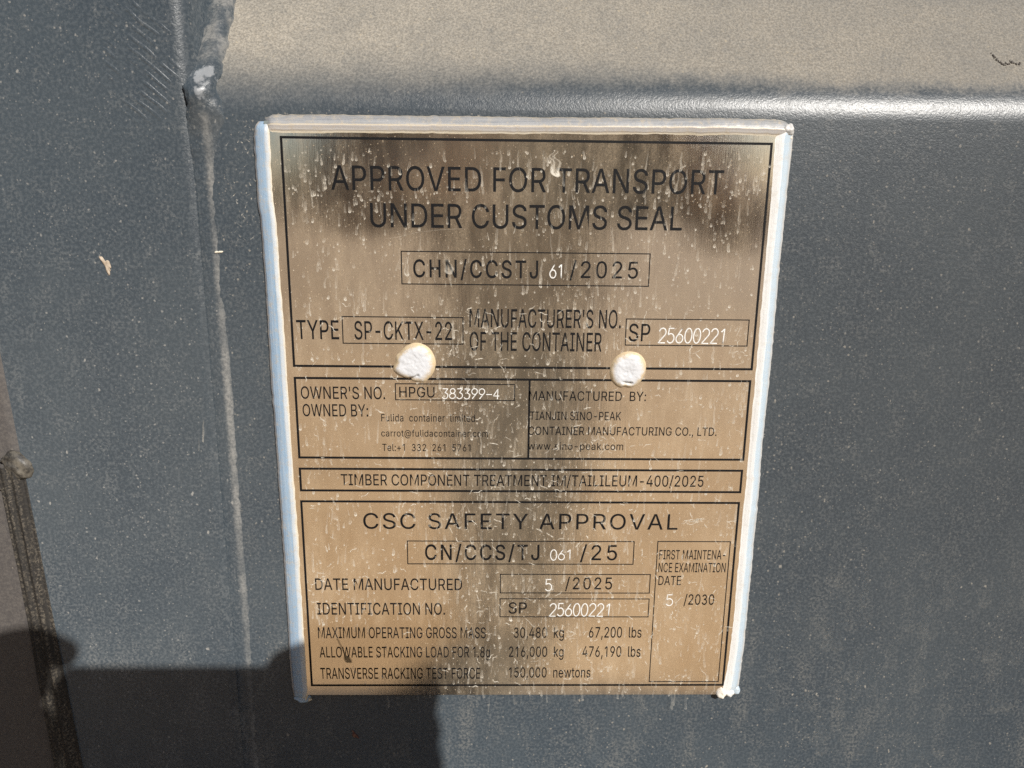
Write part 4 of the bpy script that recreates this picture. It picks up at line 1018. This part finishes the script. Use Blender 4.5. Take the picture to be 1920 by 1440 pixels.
# sealant strips: a ridge-shaped bead along the top and the two sides
def strip(name, outer, inner, crown, mat, vertical=True, ends=(0, 0), blobs=(), hmax=3.0, label=None, seed=0.0):
    """outer / inner: the strip's two edges as (x, z) lines; crown: share of the width (from outside) where the ridge stands"""
    if vertical:
        z_hi, z_lo = ends
        n = int(abs(z_hi - z_lo) / 1.5)
        ts = [z_hi + (z_lo - z_hi) * i / n for i in range(n + 1)]
    else:
        x_lo, x_hi = ends
        n = int(abs(x_hi - x_lo) / 1.5)
        ts = [x_lo + (x_hi - x_lo) * i / n for i in range(n + 1)]
    prof = [(0.0, -0.1), (0.03, 0.28), (0.10, 0.50), (0.16, 0.62), (0.20, 0.70)]
    prof += [(crown * 0.55 + 0.1, 0.88), (crown - 0.03, 0.99), (crown, 1.0), (crown + 0.05, 0.98)]
    prof += [((crown + 1) / 2, 0.86), (0.90, 0.68), (0.96, 0.45), (1.0, 0.0)]
    verts, faces, across = [], [], []
    for i, t in enumerate(ts):
        if vertical:
            o_ = (lerp_pts(outer, t), t); i_ = (lerp_pts(inner, t), t)
        else:
            o_ = (t, lerp_x(outer, t)); i_ = (t, lerp_x(inner, t))
        endf = min(1.0, min(i, len(ts) - 1 - i) / 2.5)
        endf = math.sqrt(max(0.0, 1 - (1 - endf) ** 2))
        jo = 0.25 * n1(t * 0.07, seed) + 0.32 * n1(t * 0.30, seed + 3) + 0.22 * n1(t * 0.6, seed + 5)
        ji = 0.22 * n1(t * 0.05, seed + 7) + 0.30 * n1(t * 0.22, seed + 9) + 0.18 * n1(t * 0.6, seed + 13)
        hh = hmax * (1 + 0.10 * n1(t * 0.05, seed + 11))
        for s, hgt in prof:
            sj = s + (1 - s) * 0 
            x = o_[0] + (i_[0] - o_[0]) * s; z = o_[1] + (i_[1] - o_[1]) * s
            k = jo * (1 - s) + ji * s
            if vertical: x += k
            else: z += k
            base = 0.0 if s < 0.5 else D_FACE * sstep(0.5, 0.95, s)
            hgt_mm = hgt * hh * endf
            d = min(0.1 - hgt_mm, base + 0.05) if s < 0.97 else D_FACE + 0.06
            if s <= 0.0: d = 0.1
            verts.append(W(x, d, z)); across.append(s)
    k = len(prof)
    for i in range(len(ts) - 1):
        for q in range(k - 1):
            a = i * k + q
            faces.append((a, a + 1, a + k + 1, a + k))
    for bx, bz, bd, rx_, rz_, rd_, ac in blobs:
        b0 = len(verts); nu, nv = 22, 14
        for j in range(nv + 1):
            for i in range(nu):
                th, ph = 2 * math.pi * i / nu, math.pi * j / nv
                v = Vector((math.sin(ph) * math.cos(th), math.cos(ph), math.sin(ph) * math.sin(th)))
                f = 1 + 0.30 * n1(v.x * 1.6 + bx, v.y * 1.6, v.z * 1.6 + bz)
                verts.append(W(bx + v.x * rx_ * f, bd - v.y * rd_ * f, bz + v.z * rz_ * f)); across.append(ac)
        for j in range(nv):
            for i in range(nu):
                a, b = b0 + j * nu + i, b0 + j * nu + (i + 1) % nu
                faces.append((a, a + nu, b + nu, b))
    o = mesh_obj('sealant_strip', verts, faces, mat, PLATE)
    o.data.attributes.new('across', 'FLOAT', 'POINT').data.foreach_set('value', across)
    if label: o['label'] = label
    return o

def lerp_x(pts, x):
    if x <= pts[0][0]: return pts[0][1]
    for (x0, z0), (x1, z1) in zip(pts, pts[1:]):
        if x <= x1:
            return z0 + (z1 - z0) * (x - x0) / (x1 - x0)
    return pts[-1][1]

strip('l', [(-109.2, 133.0), (-110.9, 130.8), (-111.7, 127.0), (-111.8, 100), (-111.1, 94), (-110.8, 65), (-111.2, 33), (-110.8, -5), (-110.6, -62), (-110.8, -122), (-109.9, -135.5)],
      [(-104.0, 131.5), (-103.6, 127), (-103.8, 105), (-103.0, 89), (-102.3, 42), (-102.3, -9), (-101.6, -47), (-101.7, -95), (-101.5, -129), (-103.5, -135.5)],
      0.68, SEAL_L, True, (133.0, -134.8), ((-105.6, -134.6, -0.6, 3.6, 2.2, 1.6, 0.55), (-103.4, -135.2, -0.4, 2.2, 1.4, 1.2, 0.93)), 3.2,
      'sealant strip down the left edge, pale blue along its middle', 1.0)
strip('r', [(107.6, 135.0), (109.4, 131.7), (109.2, 112), (108.9, 70), (109.3, 36), (108.8, 2), (109.3, -38), (109.2, -104), (108.5, -126.7), (106.4, -133.0)],
      [(101.5, 131.5), (100.2, 128.8), (100.8, 105), (100.8, 63), (101.1, 22), (101.2, -26), (100.9, -35), (101.1, -87), (100.6, -112), (99.2, -126), (97.6, -132.0)],
      0.52, SEAL_R, True, (134.5, -132.0), ((99.2, -131.0, -2.6, 2.3, 2.4, 1.9, 0.9), (103.2, -130.6, -2.0, 2.6, 2.2, 1.7, 0.75), (106.6, -129.8, -1.2, 2.0, 2.4, 1.4, 0.3), (106.6, 132.4, -1.8, 2.4, 2.4, 1.8, 0.06)), 3.2,
      'sealant strip down the right edge, white inside and curled at its foot', 21.0)
strip('t', [(-106.0, 134.2), (-103.5, 135.6), (-92.9, 135.9), (1, 136.1), (98.4, 136.7), (105.0, 136.2), (108.4, 133.8)],
      [(-106.0, 128.2), (-103.6, 127.8), (1, 128.7), (51, 129.2), (80, 129.5), (100, 129.0), (108.4, 129.0)],
      0.55, SEAL_T, False, (-106.5, 108.4), (), 3.4, 'dusty sealant strip along the top edge', 41.0)

# dried splashes: drops and runs of dusty water on the plate
def drip(verts, faces, dens, x, z, w, L, rng, strength, lean=0.0, d=None):
    d = (D_FACE - rng.choice((0.015, 0.02, 0.025, 0.03, 0.07, 0.08))) if d is None else d
    nu = 6
    nv = max(5, min(16, int(5 + L / 0.9)))
    b = len(verts)
    ph = rng.uniform(0, 100)
    hollow = rng.uniform(0.12, 0.55)
    for j in range(nv + 1):
        t = j / nv                               # 0 top .. 1 bottom
        zz = z - t * L
        rw = w * (0.42 + 0.58 * t ** 0.7) * (1 + 0.25 * n1(ph + t * 4, 5))
        tail = w * 0.55 / max(L, 1e-3)
        if t > 1 - tail: rw *= math.sqrt(max(0.02, 1 - ((t - (1 - tail)) / tail) ** 2))
        if t < tail * 0.5: rw *= math.sqrt(max(0.02, t / (tail * 0.5)))
        cx = x + lean * t * L + 0.35 * w * n1(ph + t * L * 0.35, 1) * min(1.5, L / 3)
        for i in range(nu + 1):
            s = i / nu * 2 - 1
            edge = abs(s)
            verts.append(W(cx + s * rw / 2, d, zz))
            body = hollow + (1 - hollow) * sstep(0.35, 0.85, edge)
            fade = 1.0 if edge < 0.9 else 0.25
            low = sstep(1 - 2.0 * tail, 1 - 0.8 * tail, t)
            up = (0.30 + 0.5 * t ** 2) * body
            v = max(up, low * (0.30 + 0.70 * sstep(0.15, 0.75, edge + 0.9 * sstep(1 - 0.8 * tail, 1 - 0.2 * tail, t))) * (0.85 + 0.15 * rng.random()))
            v *= fade * (1 - sstep(0.985, 1.0, t) * 0.6) * sstep(0, 0.12, t)
            dens.append(min(1.0, v * strength))
    k = nu + 1
    for j in range(nv):
        for i in range(nu):
            a = b + j * k + i
            faces.append((a, a + k, a + k + 1, a + 1))

def hair_line(verts, faces, dens, x, z, ang, L, rng, strength, w=0.22):
    n = 12
    b = len(verts)
    ph = rng.uniform(0, 90)
    px, pz = x, z
    for j in range(n + 1):
        t = j / n
        a = ang + 1.6 * n1(ph + t * 2.5, 2)
        if j:
            px += math.cos(a) * L / n; pz += math.sin(a) * L / n
        nx_, nz_ = -math.sin(a), math.cos(a)
        ww = w * (0.5 + 0.8 * rng.random())
        for q in (-1, 0, 1):
            verts.append(W(px + nx_ * ww * q, D_FACE - 0.105, pz + nz_ * ww * q))
            dens.append(0.0 if q else strength * (0.4 + 0.6 * rng.random()) * min(1, 4 * t, 4 * (1 - t) + 0.1))
    for j in range(n):
        for q in range(2):
            a = b + j * 3 + q
            faces.append((a, a + 3, a + 4, a + 1))

def build_splashes():
    rng = random.Random(11)
    verts, faces, dens = [], [], []
    def dense(x, z):
        v = 0.55 + 0.6 * n1(x * 0.02 + 3, z * 0.02)
        v += 0.35 * n1(x * 0.07, z * 0.07 + 9)
        v *= 1 - 0.9 * sstep(-20, -45, x) * sstep(-84, -96, z)  # drops thinned where the photographer's shadow falls, imitating unlit dust
        return max(0.03, v)
    cnt = 0
    while cnt < 2600:
        x, z = rng.uniform(-101, 100), rng.uniform(-130, 124)
        if rng.random() > dense(x, z): continue
        cnt += 1
        u = rng.random()
        up = sstep(-20, 60, z)
        if u < 0.42:
            w = rng.uniform(0.45, 1.0) + 0.6 * up * rng.random() ** 2; L = w * rng.uniform(1.0, 1.8)
        elif u < 0.82:
            w = rng.uniform(0.7, 1.6); L = rng.uniform(1.8, 5.0)
        else:
            w = rng.uniform(0.5, 1.3); L = rng.uniform(5.0, 13.0)
        drip(verts, faces, dens, x, z, w, L, rng, (0.18 + 0.62 * rng.random() ** 1.6) * (1.0 if u < 0.82 else 0.75), rng.uniform(-0.12, 0.12))
    for k in range(2600):
        x, z = rng.uniform(-100, 99), rng.uniform(-130, 110)
        if rng.random() > dense(x, z) * (0.6 + 0.6 * math.exp(-((x + 5) / 55) ** 2)): continue
        w = rng.uniform(0.28, 0.62)
        drip(verts, faces, dens, x, z, w, w * rng.uniform(1.0, 7.0), rng, rng.uniform(0.3, 0.85), rng.uniform(-0.3, 0.3))
    for k in range(1100):
        x, z = rng.uniform(-100, 99), rng.uniform(-128, 60)
        if rng.random() > dense(x, z): continue
        hair_line(verts, faces, dens, x, z, rng.choice((-1.6, -1.2, -2.0, 0.2, 2.9, -0.5)) + rng.uniform(-0.5, 0.5), rng.uniform(1.2, 5.0), rng, rng.uniform(0.4, 1.0), rng.uniform(0.14, 0.34))
    # long scratches
    for (x0, z0, ang, L) in ((-62, 87, 0.12, 38), (64, 20, -0.35, 14), (-2, 122, -1.5, 20), (30, -30, 0.2, 24)):
        hair_line(verts, faces, dens, x0, z0, ang, L, rng, 0.35, 0.10)
    # larger smears
    for (x, z, w, L, st) in ((11.3, 123.5, 4.4, 11.0, 0.95), (10.2, 122.0, 2.0, 8.0, 0.9), (-50.6, 80.0, 2.2, 9.0, 0.55), (-31.0, 52.4, 1.3, 8.2, 0.8),
                             (-16.6, 50.6, 1.3, 3.4, 1.0), (4.4, -22.6, 1.8, 2.6, 0.95), (-4.5, -88.5, 1.7, 3.4, 1.0), (-33.0, 80.0, 4.6, 8.0, 0.35)):
        drip(verts, faces, dens, x, z, w, L, rng, st, 0.05)
    for k in range(7):
        hair_line(verts, faces, dens, 73.5 + k * 0.9, -41.5 + 0.3 * k, 0.18, 9.0 - abs(k - 3), rng, 0.8, 0.30)
    o = mesh_obj('dried_splashes', verts, faces, SPLASH, PLATE)
    tag(o, kind='stuff')
    o.data.attributes.new('dirt', 'FLOAT', 'POINT').data.foreach_set('value', dens)
    o['label'] = 'pale dried drops and runs of dirty water all over the plate'
    # one brown run near the lower left corner
    verts, faces, dens = [], [], []
    rng = random.Random(5)
    n = 16
    for j in range(n + 1):
        t = j / n
        cx, cz = -87.0 + 5.2 * t, -101.0 - 13.0 * t
        w = 0.8 if t < 0.72 else 0.8 + 2.0 * math.sqrt(max(0, 1 - ((t - 0.88) / 0.16) ** 2)) if abs(t - 0.88) < 0.16 else 0.2
        for i in range(5):
            s = i / 4 * 2 - 1
            verts.append(W(cx + s * w * 0.75, D_FACE - 0.12, cz)); dens.append(0.0 if abs(s) > 0.9 else (0.60 if t > 0.7 else 0.30))
    for j in range(n):
        for i in range(4):
            a = j * 5 + i
            faces.append((a, a + 5, a + 6, a + 1))
    o = mesh_obj('brown_drip', verts, faces, BROWN, PLATE)
    o.data.attributes.new('dirt', 'FLOAT', 'POINT').data.foreach_set('value', dens)
build_splashes()

def build_specks():
    rng = random.Random(23)
    verts, faces, dens = [], [], []
    def surf(x, z):
        return (0.30 * n1(x * 0.02, z * 0.015, 2) if x < -140 else panel_wave(x, z)) - 0.05
    def put(x, z, w, L, st, lean=0.0):
        if -141 < x < -124 or -112.5 < x < 110.5 and -137 < z < 137: return
        drip(verts, faces, dens, x, z, w, L, rng, st, lean, surf(x, z - L / 2))
    for k in range(900):
        x, z = rng.uniform(-218, 262), rng.uniform(-178, 134)
        w = rng.uniform(0.25, 0.60)
        put(x, z, w, w * rng.uniform(1.0, 2.6), rng.uniform(0.10, 0.45), rng.uniform(-0.8, 0.8))
    for k in range(60):                          # faint runs low on the right
        x, z = rng.uniform(112, 258), rng.uniform(-60, -150)
        put(x, z, rng.uniform(3.0, 9.0), rng.uniform(10, 30), rng.uniform(0.012, 0.04), rng.uniform(-0.2, 0.2))
    for k in range(40):                          # grit thrown up beside the seam
        put(-123 + rng.random() * 11, rng.uniform(85, 133), rng.uniform(0.3, 0.8), rng.uniform(0.6, 1.6), rng.uniform(0.3, 0.8), rng.uniform(-1.5, 1.5))
    put(-141.9, 7.0, 0.9, 11.0, 0.55, -0.10)
    put(-144.5, 0.0, 0.7, 8.0, 0.25, -0.10)
    o = mesh_obj('dried_specks', verts, faces, SPLASH, DOOR)
    tag(o, kind='stuff')
    o.data.attributes.new('dirt', 'FLOAT', 'POINT').data.foreach_set('value', dens)
build_specks()

# ------------------------------------------------------------------ bits stuck to the door
def ragged_shape(name, label, cat, x, z, d, sx, sz, ang, mat, seed, lobes=5):
    """a small curled fragment with a ragged outline"""
    verts, faces = [], []
    nt, nr = 36, 6
    top = []
    for side in (0, 1):
        for k in range(nr + 1):
            s = k / nr
            for i in range(nt):
                a = 2 * math.pi * i / nt
                r = s * (1 + 0.35 * math.sin(lobes * a + seed) + 0.5 * n1(math.cos(a) * 2, math.sin(a) * 2, seed))
                u, v = r * math.cos(a) * sx, r * math.sin(a) * sz
                X = x + u * math.cos(ang) - v * math.sin(ang); Z = z + u * math.sin(ang) + v * math.cos(ang)
                h = 0.5 * (1 - s * s) + 0.4 * abs(u) / sx * 0.6
                verts.append(W(X, d - (0.15 + h if side == 0 else 0.02), Z))
    m = (nr + 1) * nt
    for side in (0, 1):
        for k in range(nr):
            for i in range(nt):
                a, b = side * m + k * nt + i, side * m + k * nt + (i + 1) % nt
                q = (a, a + nt, b + nt, b)
                faces.append(q if side == 0 else q[::-1])
    for i in range(nt):
        a, b = nr * nt + i, nr * nt + (i + 1) % nt
        faces.append((a, m + a, m + b, b))
    o = mesh_obj(name, verts, faces, mat)
    return tag(o, label, cat)
HUSK = simple('dry straw husk', (0.33, 0.26, 0.19), (0.50, 0.42, 0.33), 0.8, 0.8)
DARK = simple('dark dry burr', (0.07, 0.062, 0.058), (0.13, 0.115, 0.10), 0.8, 0.8)
RUST = simple('reddish dry bud', (0.12, 0.03, 0.02), (0.20, 0.12, 0.08), 0.8, 0.8)
ragged_shape('seed_husk', 'dry straw coloured seed husk stuck on the left stile', 'seed husk', -176.8, 74.6, 0, 1.3, 3.4, 0.45, HUSK, 2.0, 3)
ragged_shape('grain_husk', 'small pale flat husk lying across the dusty weld seam', 'seed husk', -129.3, 80.4, 0, 1.35, 0.6, -0.05, simple('pale husk', (0.62, 0.56, 0.44), (0.74, 0.68, 0.56), 0.5, 0.8), 7.0, 2)
ragged_shape('dry_bud', 'tiny reddish dry bud below the plate in the shadow', 'bud', -81.1, -155.7, 0, 0.9, 2.4, 0.5, RUST, 4.0, 3)

def burr():
    """little dark tuft caught on the dusty slope"""
    rng = random.Random(9)
    verts, faces = [], []
    pts = [(196.4, 166.0), (197.3, 164.0), (198.6, 162.4), (200.2, 161.0), (202.0, 161.4), (203.6, 162.4), (205.5, 161.2), (207.5, 161.8)]
    for (xa, za), (xb, zb) in zip(pts, pts[1:]):
        for k in range(5):
            x, z = xa + (xb - xa) * k / 5 + rng.uniform(-.4, .4), za + (zb - za) * k / 5 + rng.uniform(-.5, .5)
            b = len(verts); r = rng.uniform(0.25, 0.55)
            for j in range(5):
                for i in range(8):
                    ph, th = math.pi * j / 4, 2 * math.pi * i / 8
                    verts.append(W(x + r * math.sin(ph) * math.cos(th), prof_d(z) - 0.4 - r * 0.8 * math.cos(ph), z + r * math.sin(ph) * math.sin(th)))
            for j in range(4):
                for i in range(8):
                    a, c = b + j * 8 + i, b + j * 8 + (i + 1) % 8
                    faces.append((a, a + 8, c + 8, c))
    tag(mesh_obj('dry_burr', verts, faces, DARK), 'dark ragged burr caught on the dusty slope at the right', 'burr')
burr()

# ------------------------------------------------------------------ the photographer (seen in the plate and as the shadow)
SKIN = simple('skin', (0.30, 0.17, 0.11), (0.36, 0.21, 0.14), 0.03, 0.5)
SHIRT = simple('dark maroon cloth', (0.085, 0.046, 0.042), (0.11, 0.062, 0.055), 0.02, 0.9, 0.002)
TROUSERS = simple('charcoal cloth', (0.10, 0.092, 0.082), (0.13, 0.12, 0.106), 0.02, 0.9, 0.002)
HAIR = simple('dark hair', (0.010, 0.008, 0.007), (0.02, 0.015, 0.012), 0.2, 0.5)
SHOE = simple('dark boot leather', (0.03, 0.022, 0.016), (0.05, 0.036, 0.026), 0.05, 0.6)

def skin_mesh(pts, edges, radii, root=0, levels=2):
    me = bpy.data.meshes.new('tmp')
    me.from_pydata([Vector(p) for p in pts], edges, [])
    ob = bpy.data.objects.new('tmp', me)
    SC.collection.objects.link(ob)
    ob.modifiers.new('skin', 'SKIN')
    sub = ob.modifiers.new('sub', 'SUBSURF')
    sub.levels = sub.render_levels = levels
    sv = me.skin_vertices[0].data
    for i, r in enumerate(radii):
        sv[i].radius = (r, r) if not isinstance(r, tuple) else r
        sv[i].use_root = (i == root)
    bpy.context.view_layer.update()
    ev = bpy.data.meshes.new_from_object(ob.evaluated_get(DG()))
    vs = [v.co.copy() for v in ev.vertices]; fs = [tuple(p.vertices) for p in ev.polygons]
    bpy.data.objects.remove(ob, do_unlink=True)
    bpy.data.meshes.remove(ev)
    return vs, fs

def join(parts):
    V, F = [], []
    for vs, fs in parts:
        b = len(V)
        V += vs; F += [tuple(i + b for i in f) for f in fs]
    return V, F

CX, CY, CZ = CAM
PERSON = thing('person', 'person in dark maroon top and charcoal trousers holding a phone up to the plate', 'person', (0.03, -1.08, 0))
PY = -0.375                                       # plane of the phone's back
def hp(x, z, y=0.0):                              # x, z in mm on the phone's plane (from the plate's centre), y toward the photographer
    return (x * 0.001 + 0.0198, PY - y * 0.001, ZP + z * 0.001 + 0.0256)

def build_person():
    # joints
    pelvis, belly, chest, neck = (0.03, -1.06, 0.62), (0.03, -0.99, 0.76), (0.02, -0.84, 0.96), (0.02, -0.78, 1.11)
    sl, sr = (-0.16, -0.80, 1.02), (0.19, -0.81, 1.02)
    el, er = (-0.21, -0.66, 0.84), (0.30, -0.68, 0.82)
    wl, wr = (-0.054, -0.450, ZP + 0.130), (0.196, -0.460, ZP + 0.120)
    kl, kr = (-0.03, -0.93, 0.40), (0.09, -0.95, 0.40)
    al, ar = (-0.03, -1.12, 0.08), (0.09, -1.16, 0.08)
    hl, hr = (-0.04, -1.06, 0.60), (0.10, -1.06, 0.60)
    # bare body: head, neck, torso, arms and hands, legs
    pts = [pelvis, belly, chest, neck, (0.02, -0.745, 1.15), (0.02, -0.72, 1.20),
           sl, el, wl, sr, er, wr, hl, kl, al, hr, kr, ar,
           (-0.04, -0.410, ZP + 0.148), (0.168, -0.413, ZP + 0.134)]
    ed = [(0, 1), (1, 2), (2, 3), (3, 4), (4, 5), (2, 6), (6, 7), (7, 8), (8, 18), (2, 9), (9, 10), (10, 11), (11, 19), (0, 12), (12, 13), (13, 14), (0, 15), (15, 16), (16, 17)]
    ra = [0.14, 0.125, 0.14, 0.055, 0.062, 0.088, 0.058, 0.040, 0.026, 0.058, 0.040, 0.026, 0.085, 0.058, 0.040, 0.085, 0.058, 0.040, (0.018, 0.034), (0.018, 0.036)]
    parts = [skin_mesh(pts, ed, ra, 0)]
    # skull and jaw as a shaped ellipsoid
    V, F = [], []
    nu, nv = 32, 22
    hc = Vector((0.018, -0.705, 1.235))
    for j in range(nv + 1):
        for i in range(nu):
            th, ph = 2 * math.pi * i / nu, math.pi * j / nv
            v = Vector((math.sin(ph) * math.sin(th) * 0.074, math.sin(ph) * math.cos(th) * 0.095, math.cos(ph) * 0.118))
            if v.z < 0: v.x *= 1 - 0.35 * (-v.z / 0.118) ** 1.5; 
            front = max(0, v.y / 0.095)
            if abs(v.x) < 0.02 and -0.035 < v.z < 0.012: v.y += front * 0.022 * (1 - abs(v.x) / 0.02) * (1 - abs(v.z + 0.018) / 0.035 if abs(v.z + 0.018) < 0.035 else 0)
            if 0.012 < abs(v.x) < 0.045 and 0.0 < v.z < 0.03: v.y -= front * 0.008
            if abs(v.x) < 0.028 and -0.068 < v.z < -0.050: v.y += front * 0.005
            c, s_ = math.cos(R(-22)), math.sin(R(-22))
            V.append(hc + Vector((v.x, v.y * c - v.z * s_, v.y * s_ + v.z * c)))
    for j in range(nv):
        for i in range(nu):
            a, b = j * nu + i, j * nu + (i + 1) % nu
            F.append((a, b, b + nu, a + nu))
    parts.append((V, F))
    # fingers: left hand holds the phone's left end, right hand its right end, fingertips over the top edge
    def finger(chain, rr):
        n = len(chain)
        parts.append(skin_mesh(chain, [(i, i + 1) for i in range(n - 1)], [rr * (1.12 - 0.12 * i) for i in range(n)], 0))
    finger([hp(-54, 124, 26), hp(-48, 157, 24), hp(-32, 155, 14), hp(-17, 139, 5)], 0.0095)
    finger([hp(-58, 122, 28), hp(-58, 146, 14), hp(-48, 146, 3), hp(-37, 138, -4)], 0.0090)
    finger([hp(-58, 108, 28), hp(-60, 124, 10), hp(-51, 120, -6), hp(-40, 114, -10)], 0.0085)
    finger([hp(-56, 92, 28), hp(-58, 98, 12), hp(-50, 94, -5), hp(-40, 88, -9)], 0.0075)
    finger([hp(-50, 98, 34), hp(-38, 106, 30), hp(-24, 106, 22), hp(-12, 104, 19)], 0.0095)
    finger([hp(140, 116, 32), hp(124, 149, 26), hp(98, 147, 13), hp(76, 134, 5)], 0.0098)
    finger([hp(148, 114, 30), hp(142, 142, 22), hp(122, 149, 8), hp(102, 140, -4)], 0.0098)
    finger([hp(152, 104, 28), hp(152, 124, 12), hp(136, 126, -6), hp(118, 120, -11)], 0.0090)
    finger([hp(152, 90, 28), hp(154, 102, 12), hp(140, 102, -5), hp(124, 98, -9)], 0.0080)
    finger([hp(142, 94, 36), hp(126, 104, 32), hp(108, 106, 24), hp(94, 104, 20)], 0.0100)
    parts.append(skin_mesh([hp(-58, 140, 26), hp(-50, 124, 22), hp(-46, 100, 22), hp(-48, 74, 24), hp(-56, 56, 28)], [(0, 1), (1, 2), (2, 3), (3, 4)], [0.012, 0.020, 0.022, 0.020, 0.016], 2))
    parts.append(skin_mesh([hp(-68, 142, 22), hp(-46, 136, 18), hp(-26, 131, 18)], [(0, 1), (1, 2)], [0.014, 0.014, 0.010], 1))
    parts.append(skin_mesh([hp(-38, 126, 24), hp(-36, 94, 24), hp(-42, 60, 26)], [(0, 1), (1, 2)], [0.014, 0.016, 0.016], 1))
    parts.append(skin_mesh([hp(146, 128, 26), hp(150, 104, 26), hp(146, 76, 28)], [(0, 1), (1, 2)], [0.012, 0.016, 0.017], 1))
    V, F = join(parts)
    mesh_obj('body', V, F, SKIN, PERSON)
    # clothes: the same skeleton, a little thicker
    pts = [pelvis, belly, chest, (0.02, -0.795, 1.08), sl, el, (-0.068, -0.490, ZP + 0.124), sr, er, (0.210, -0.500, ZP + 0.106)]
    ed = [(0, 1), (1, 2), (2, 3), (2, 4), (4, 5), (5, 6), (2, 7), (7, 8), (8, 9)]
    mesh_obj('shirt', *skin_mesh(pts, ed, [0.165, 0.152, 0.165, 0.075, 0.078, 0.058, 0.042, 0.078, 0.058, 0.042], 0), SHIRT, PERSON)
    pts = [(0.03, -1.02, 0.72), (0.03, -1.06, 0.60), hl, kl, (-0.03, -1.12, 0.07), hr, kr, (0.09, -1.16, 0.07)]
    ed = [(0, 1), (1, 2), (2, 3), (3, 4), (1, 5), (5, 6), (6, 7)]
    mesh_obj('trousers', *skin_mesh(pts, ed, [0.150, 0.150, 0.092, 0.068, 0.056, 0.092, 0.068, 0.056], 1), TROUSERS, PERSON)
    for ax, ay in ((-0.03, 0.04), (0.09, 0.0)):
        mesh_obj('boot', *skin_mesh([(ax, ay - 1.17, 0.11), (ax, ay - 1.18, 0.05), (ax, ay - 1.09, 0.045), (ax, ay - 1.01, 0.036)], [(0, 1), (1, 2), (2, 3)], [0.052, 0.052, 0.047, 0.036], 1), SHOE, PERSON)
    # hair cap
    V, F = [], []
    for j in range(13):
        for i in range(nu):
            th, ph = 2 * math.pi * i / nu, math.pi * 0.56 * j / 12
            v = Vector((math.sin(ph) * math.sin(th) * 0.081, math.sin(ph) * math.cos(th) * 0.102 - 0.010, math.cos(ph) * 0.124))
            if v.y > 0.03 and v.z < 0.06: v.z = 0.06 + (v.z - 0.06) * 0.1
            v *= 1 + 0.05 * n1(v.x * 60, v.y * 60, v.z * 60)
            c, s_ = math.cos(R(-22)), math.sin(R(-22))
            V.append(hc + Vector((v.x, v.y * c - v.z * s_, v.y * s_ + v.z * c)))
    for j in range(12):
        for i in range(nu):
            a, b = j * nu + i, j * nu + (i + 1) % nu
            F.append((a, b, b + nu, a + nu))
    mesh_obj('hair', V, F, HAIR, PERSON)
build_person()

def build_phone():
    x0, x1, z0, z1 = -30.5, 128.5, 57.5, 131.5     # landscape, lens near its upper left corner
    t = thing('smartphone', 'dark smartphone held sideways in both hands in front of the plate', 'phone', hp((x0 + x1) / 2, z0, 0))
    def slab(name, xa, xb, za, zb, ya, yb, rad, mat):
        V, F = [], []
        ring = []
        for cx, cz, a0 in ((xb - rad, zb - rad, 0), (xa + rad, zb - rad, 90), (xa + rad, za + rad, 180), (xb - rad, za + rad, 270)):
            for i in range(9):
                a = R(a0 + 90 * i / 8)
                ring.append((cx + rad * math.cos(a), cz + rad * math.sin(a)))
        n = len(ring)
        for y in (ya, yb):
            V += [hp(x, z, y) for x, z in ring]
        F.append(tuple(range(n))); F.append(tuple(range(2 * n - 1, n - 1, -1)))
        for i in range(n):
            j = (i + 1) % n
            F.append((i, n + i, n + j, j))
        return mesh_obj(name, V, F, mat, t, smooth=False)
    body = simple('dark phone body', (0.02, 0.02, 0.024), (0.028, 0.028, 0.03), 0.05, 0.35)
    slab('phone_body', x0, x1, z0, z1, 0.0, 7.6, 10, body)
    slab('screen', x0 + 2, x1 - 2, z0 + 2, z1 - 2, 7.61, 7.9, 8, simple('black screen glass', (0.01, 0.01, 0.012), (0.012, 0.012, 0.014), 0.05, 0.08))
    slab('camera_bump', -28.5, 5.5, 95.0, 128.5, -2.2, -0.01, 8, body)
build_phone()
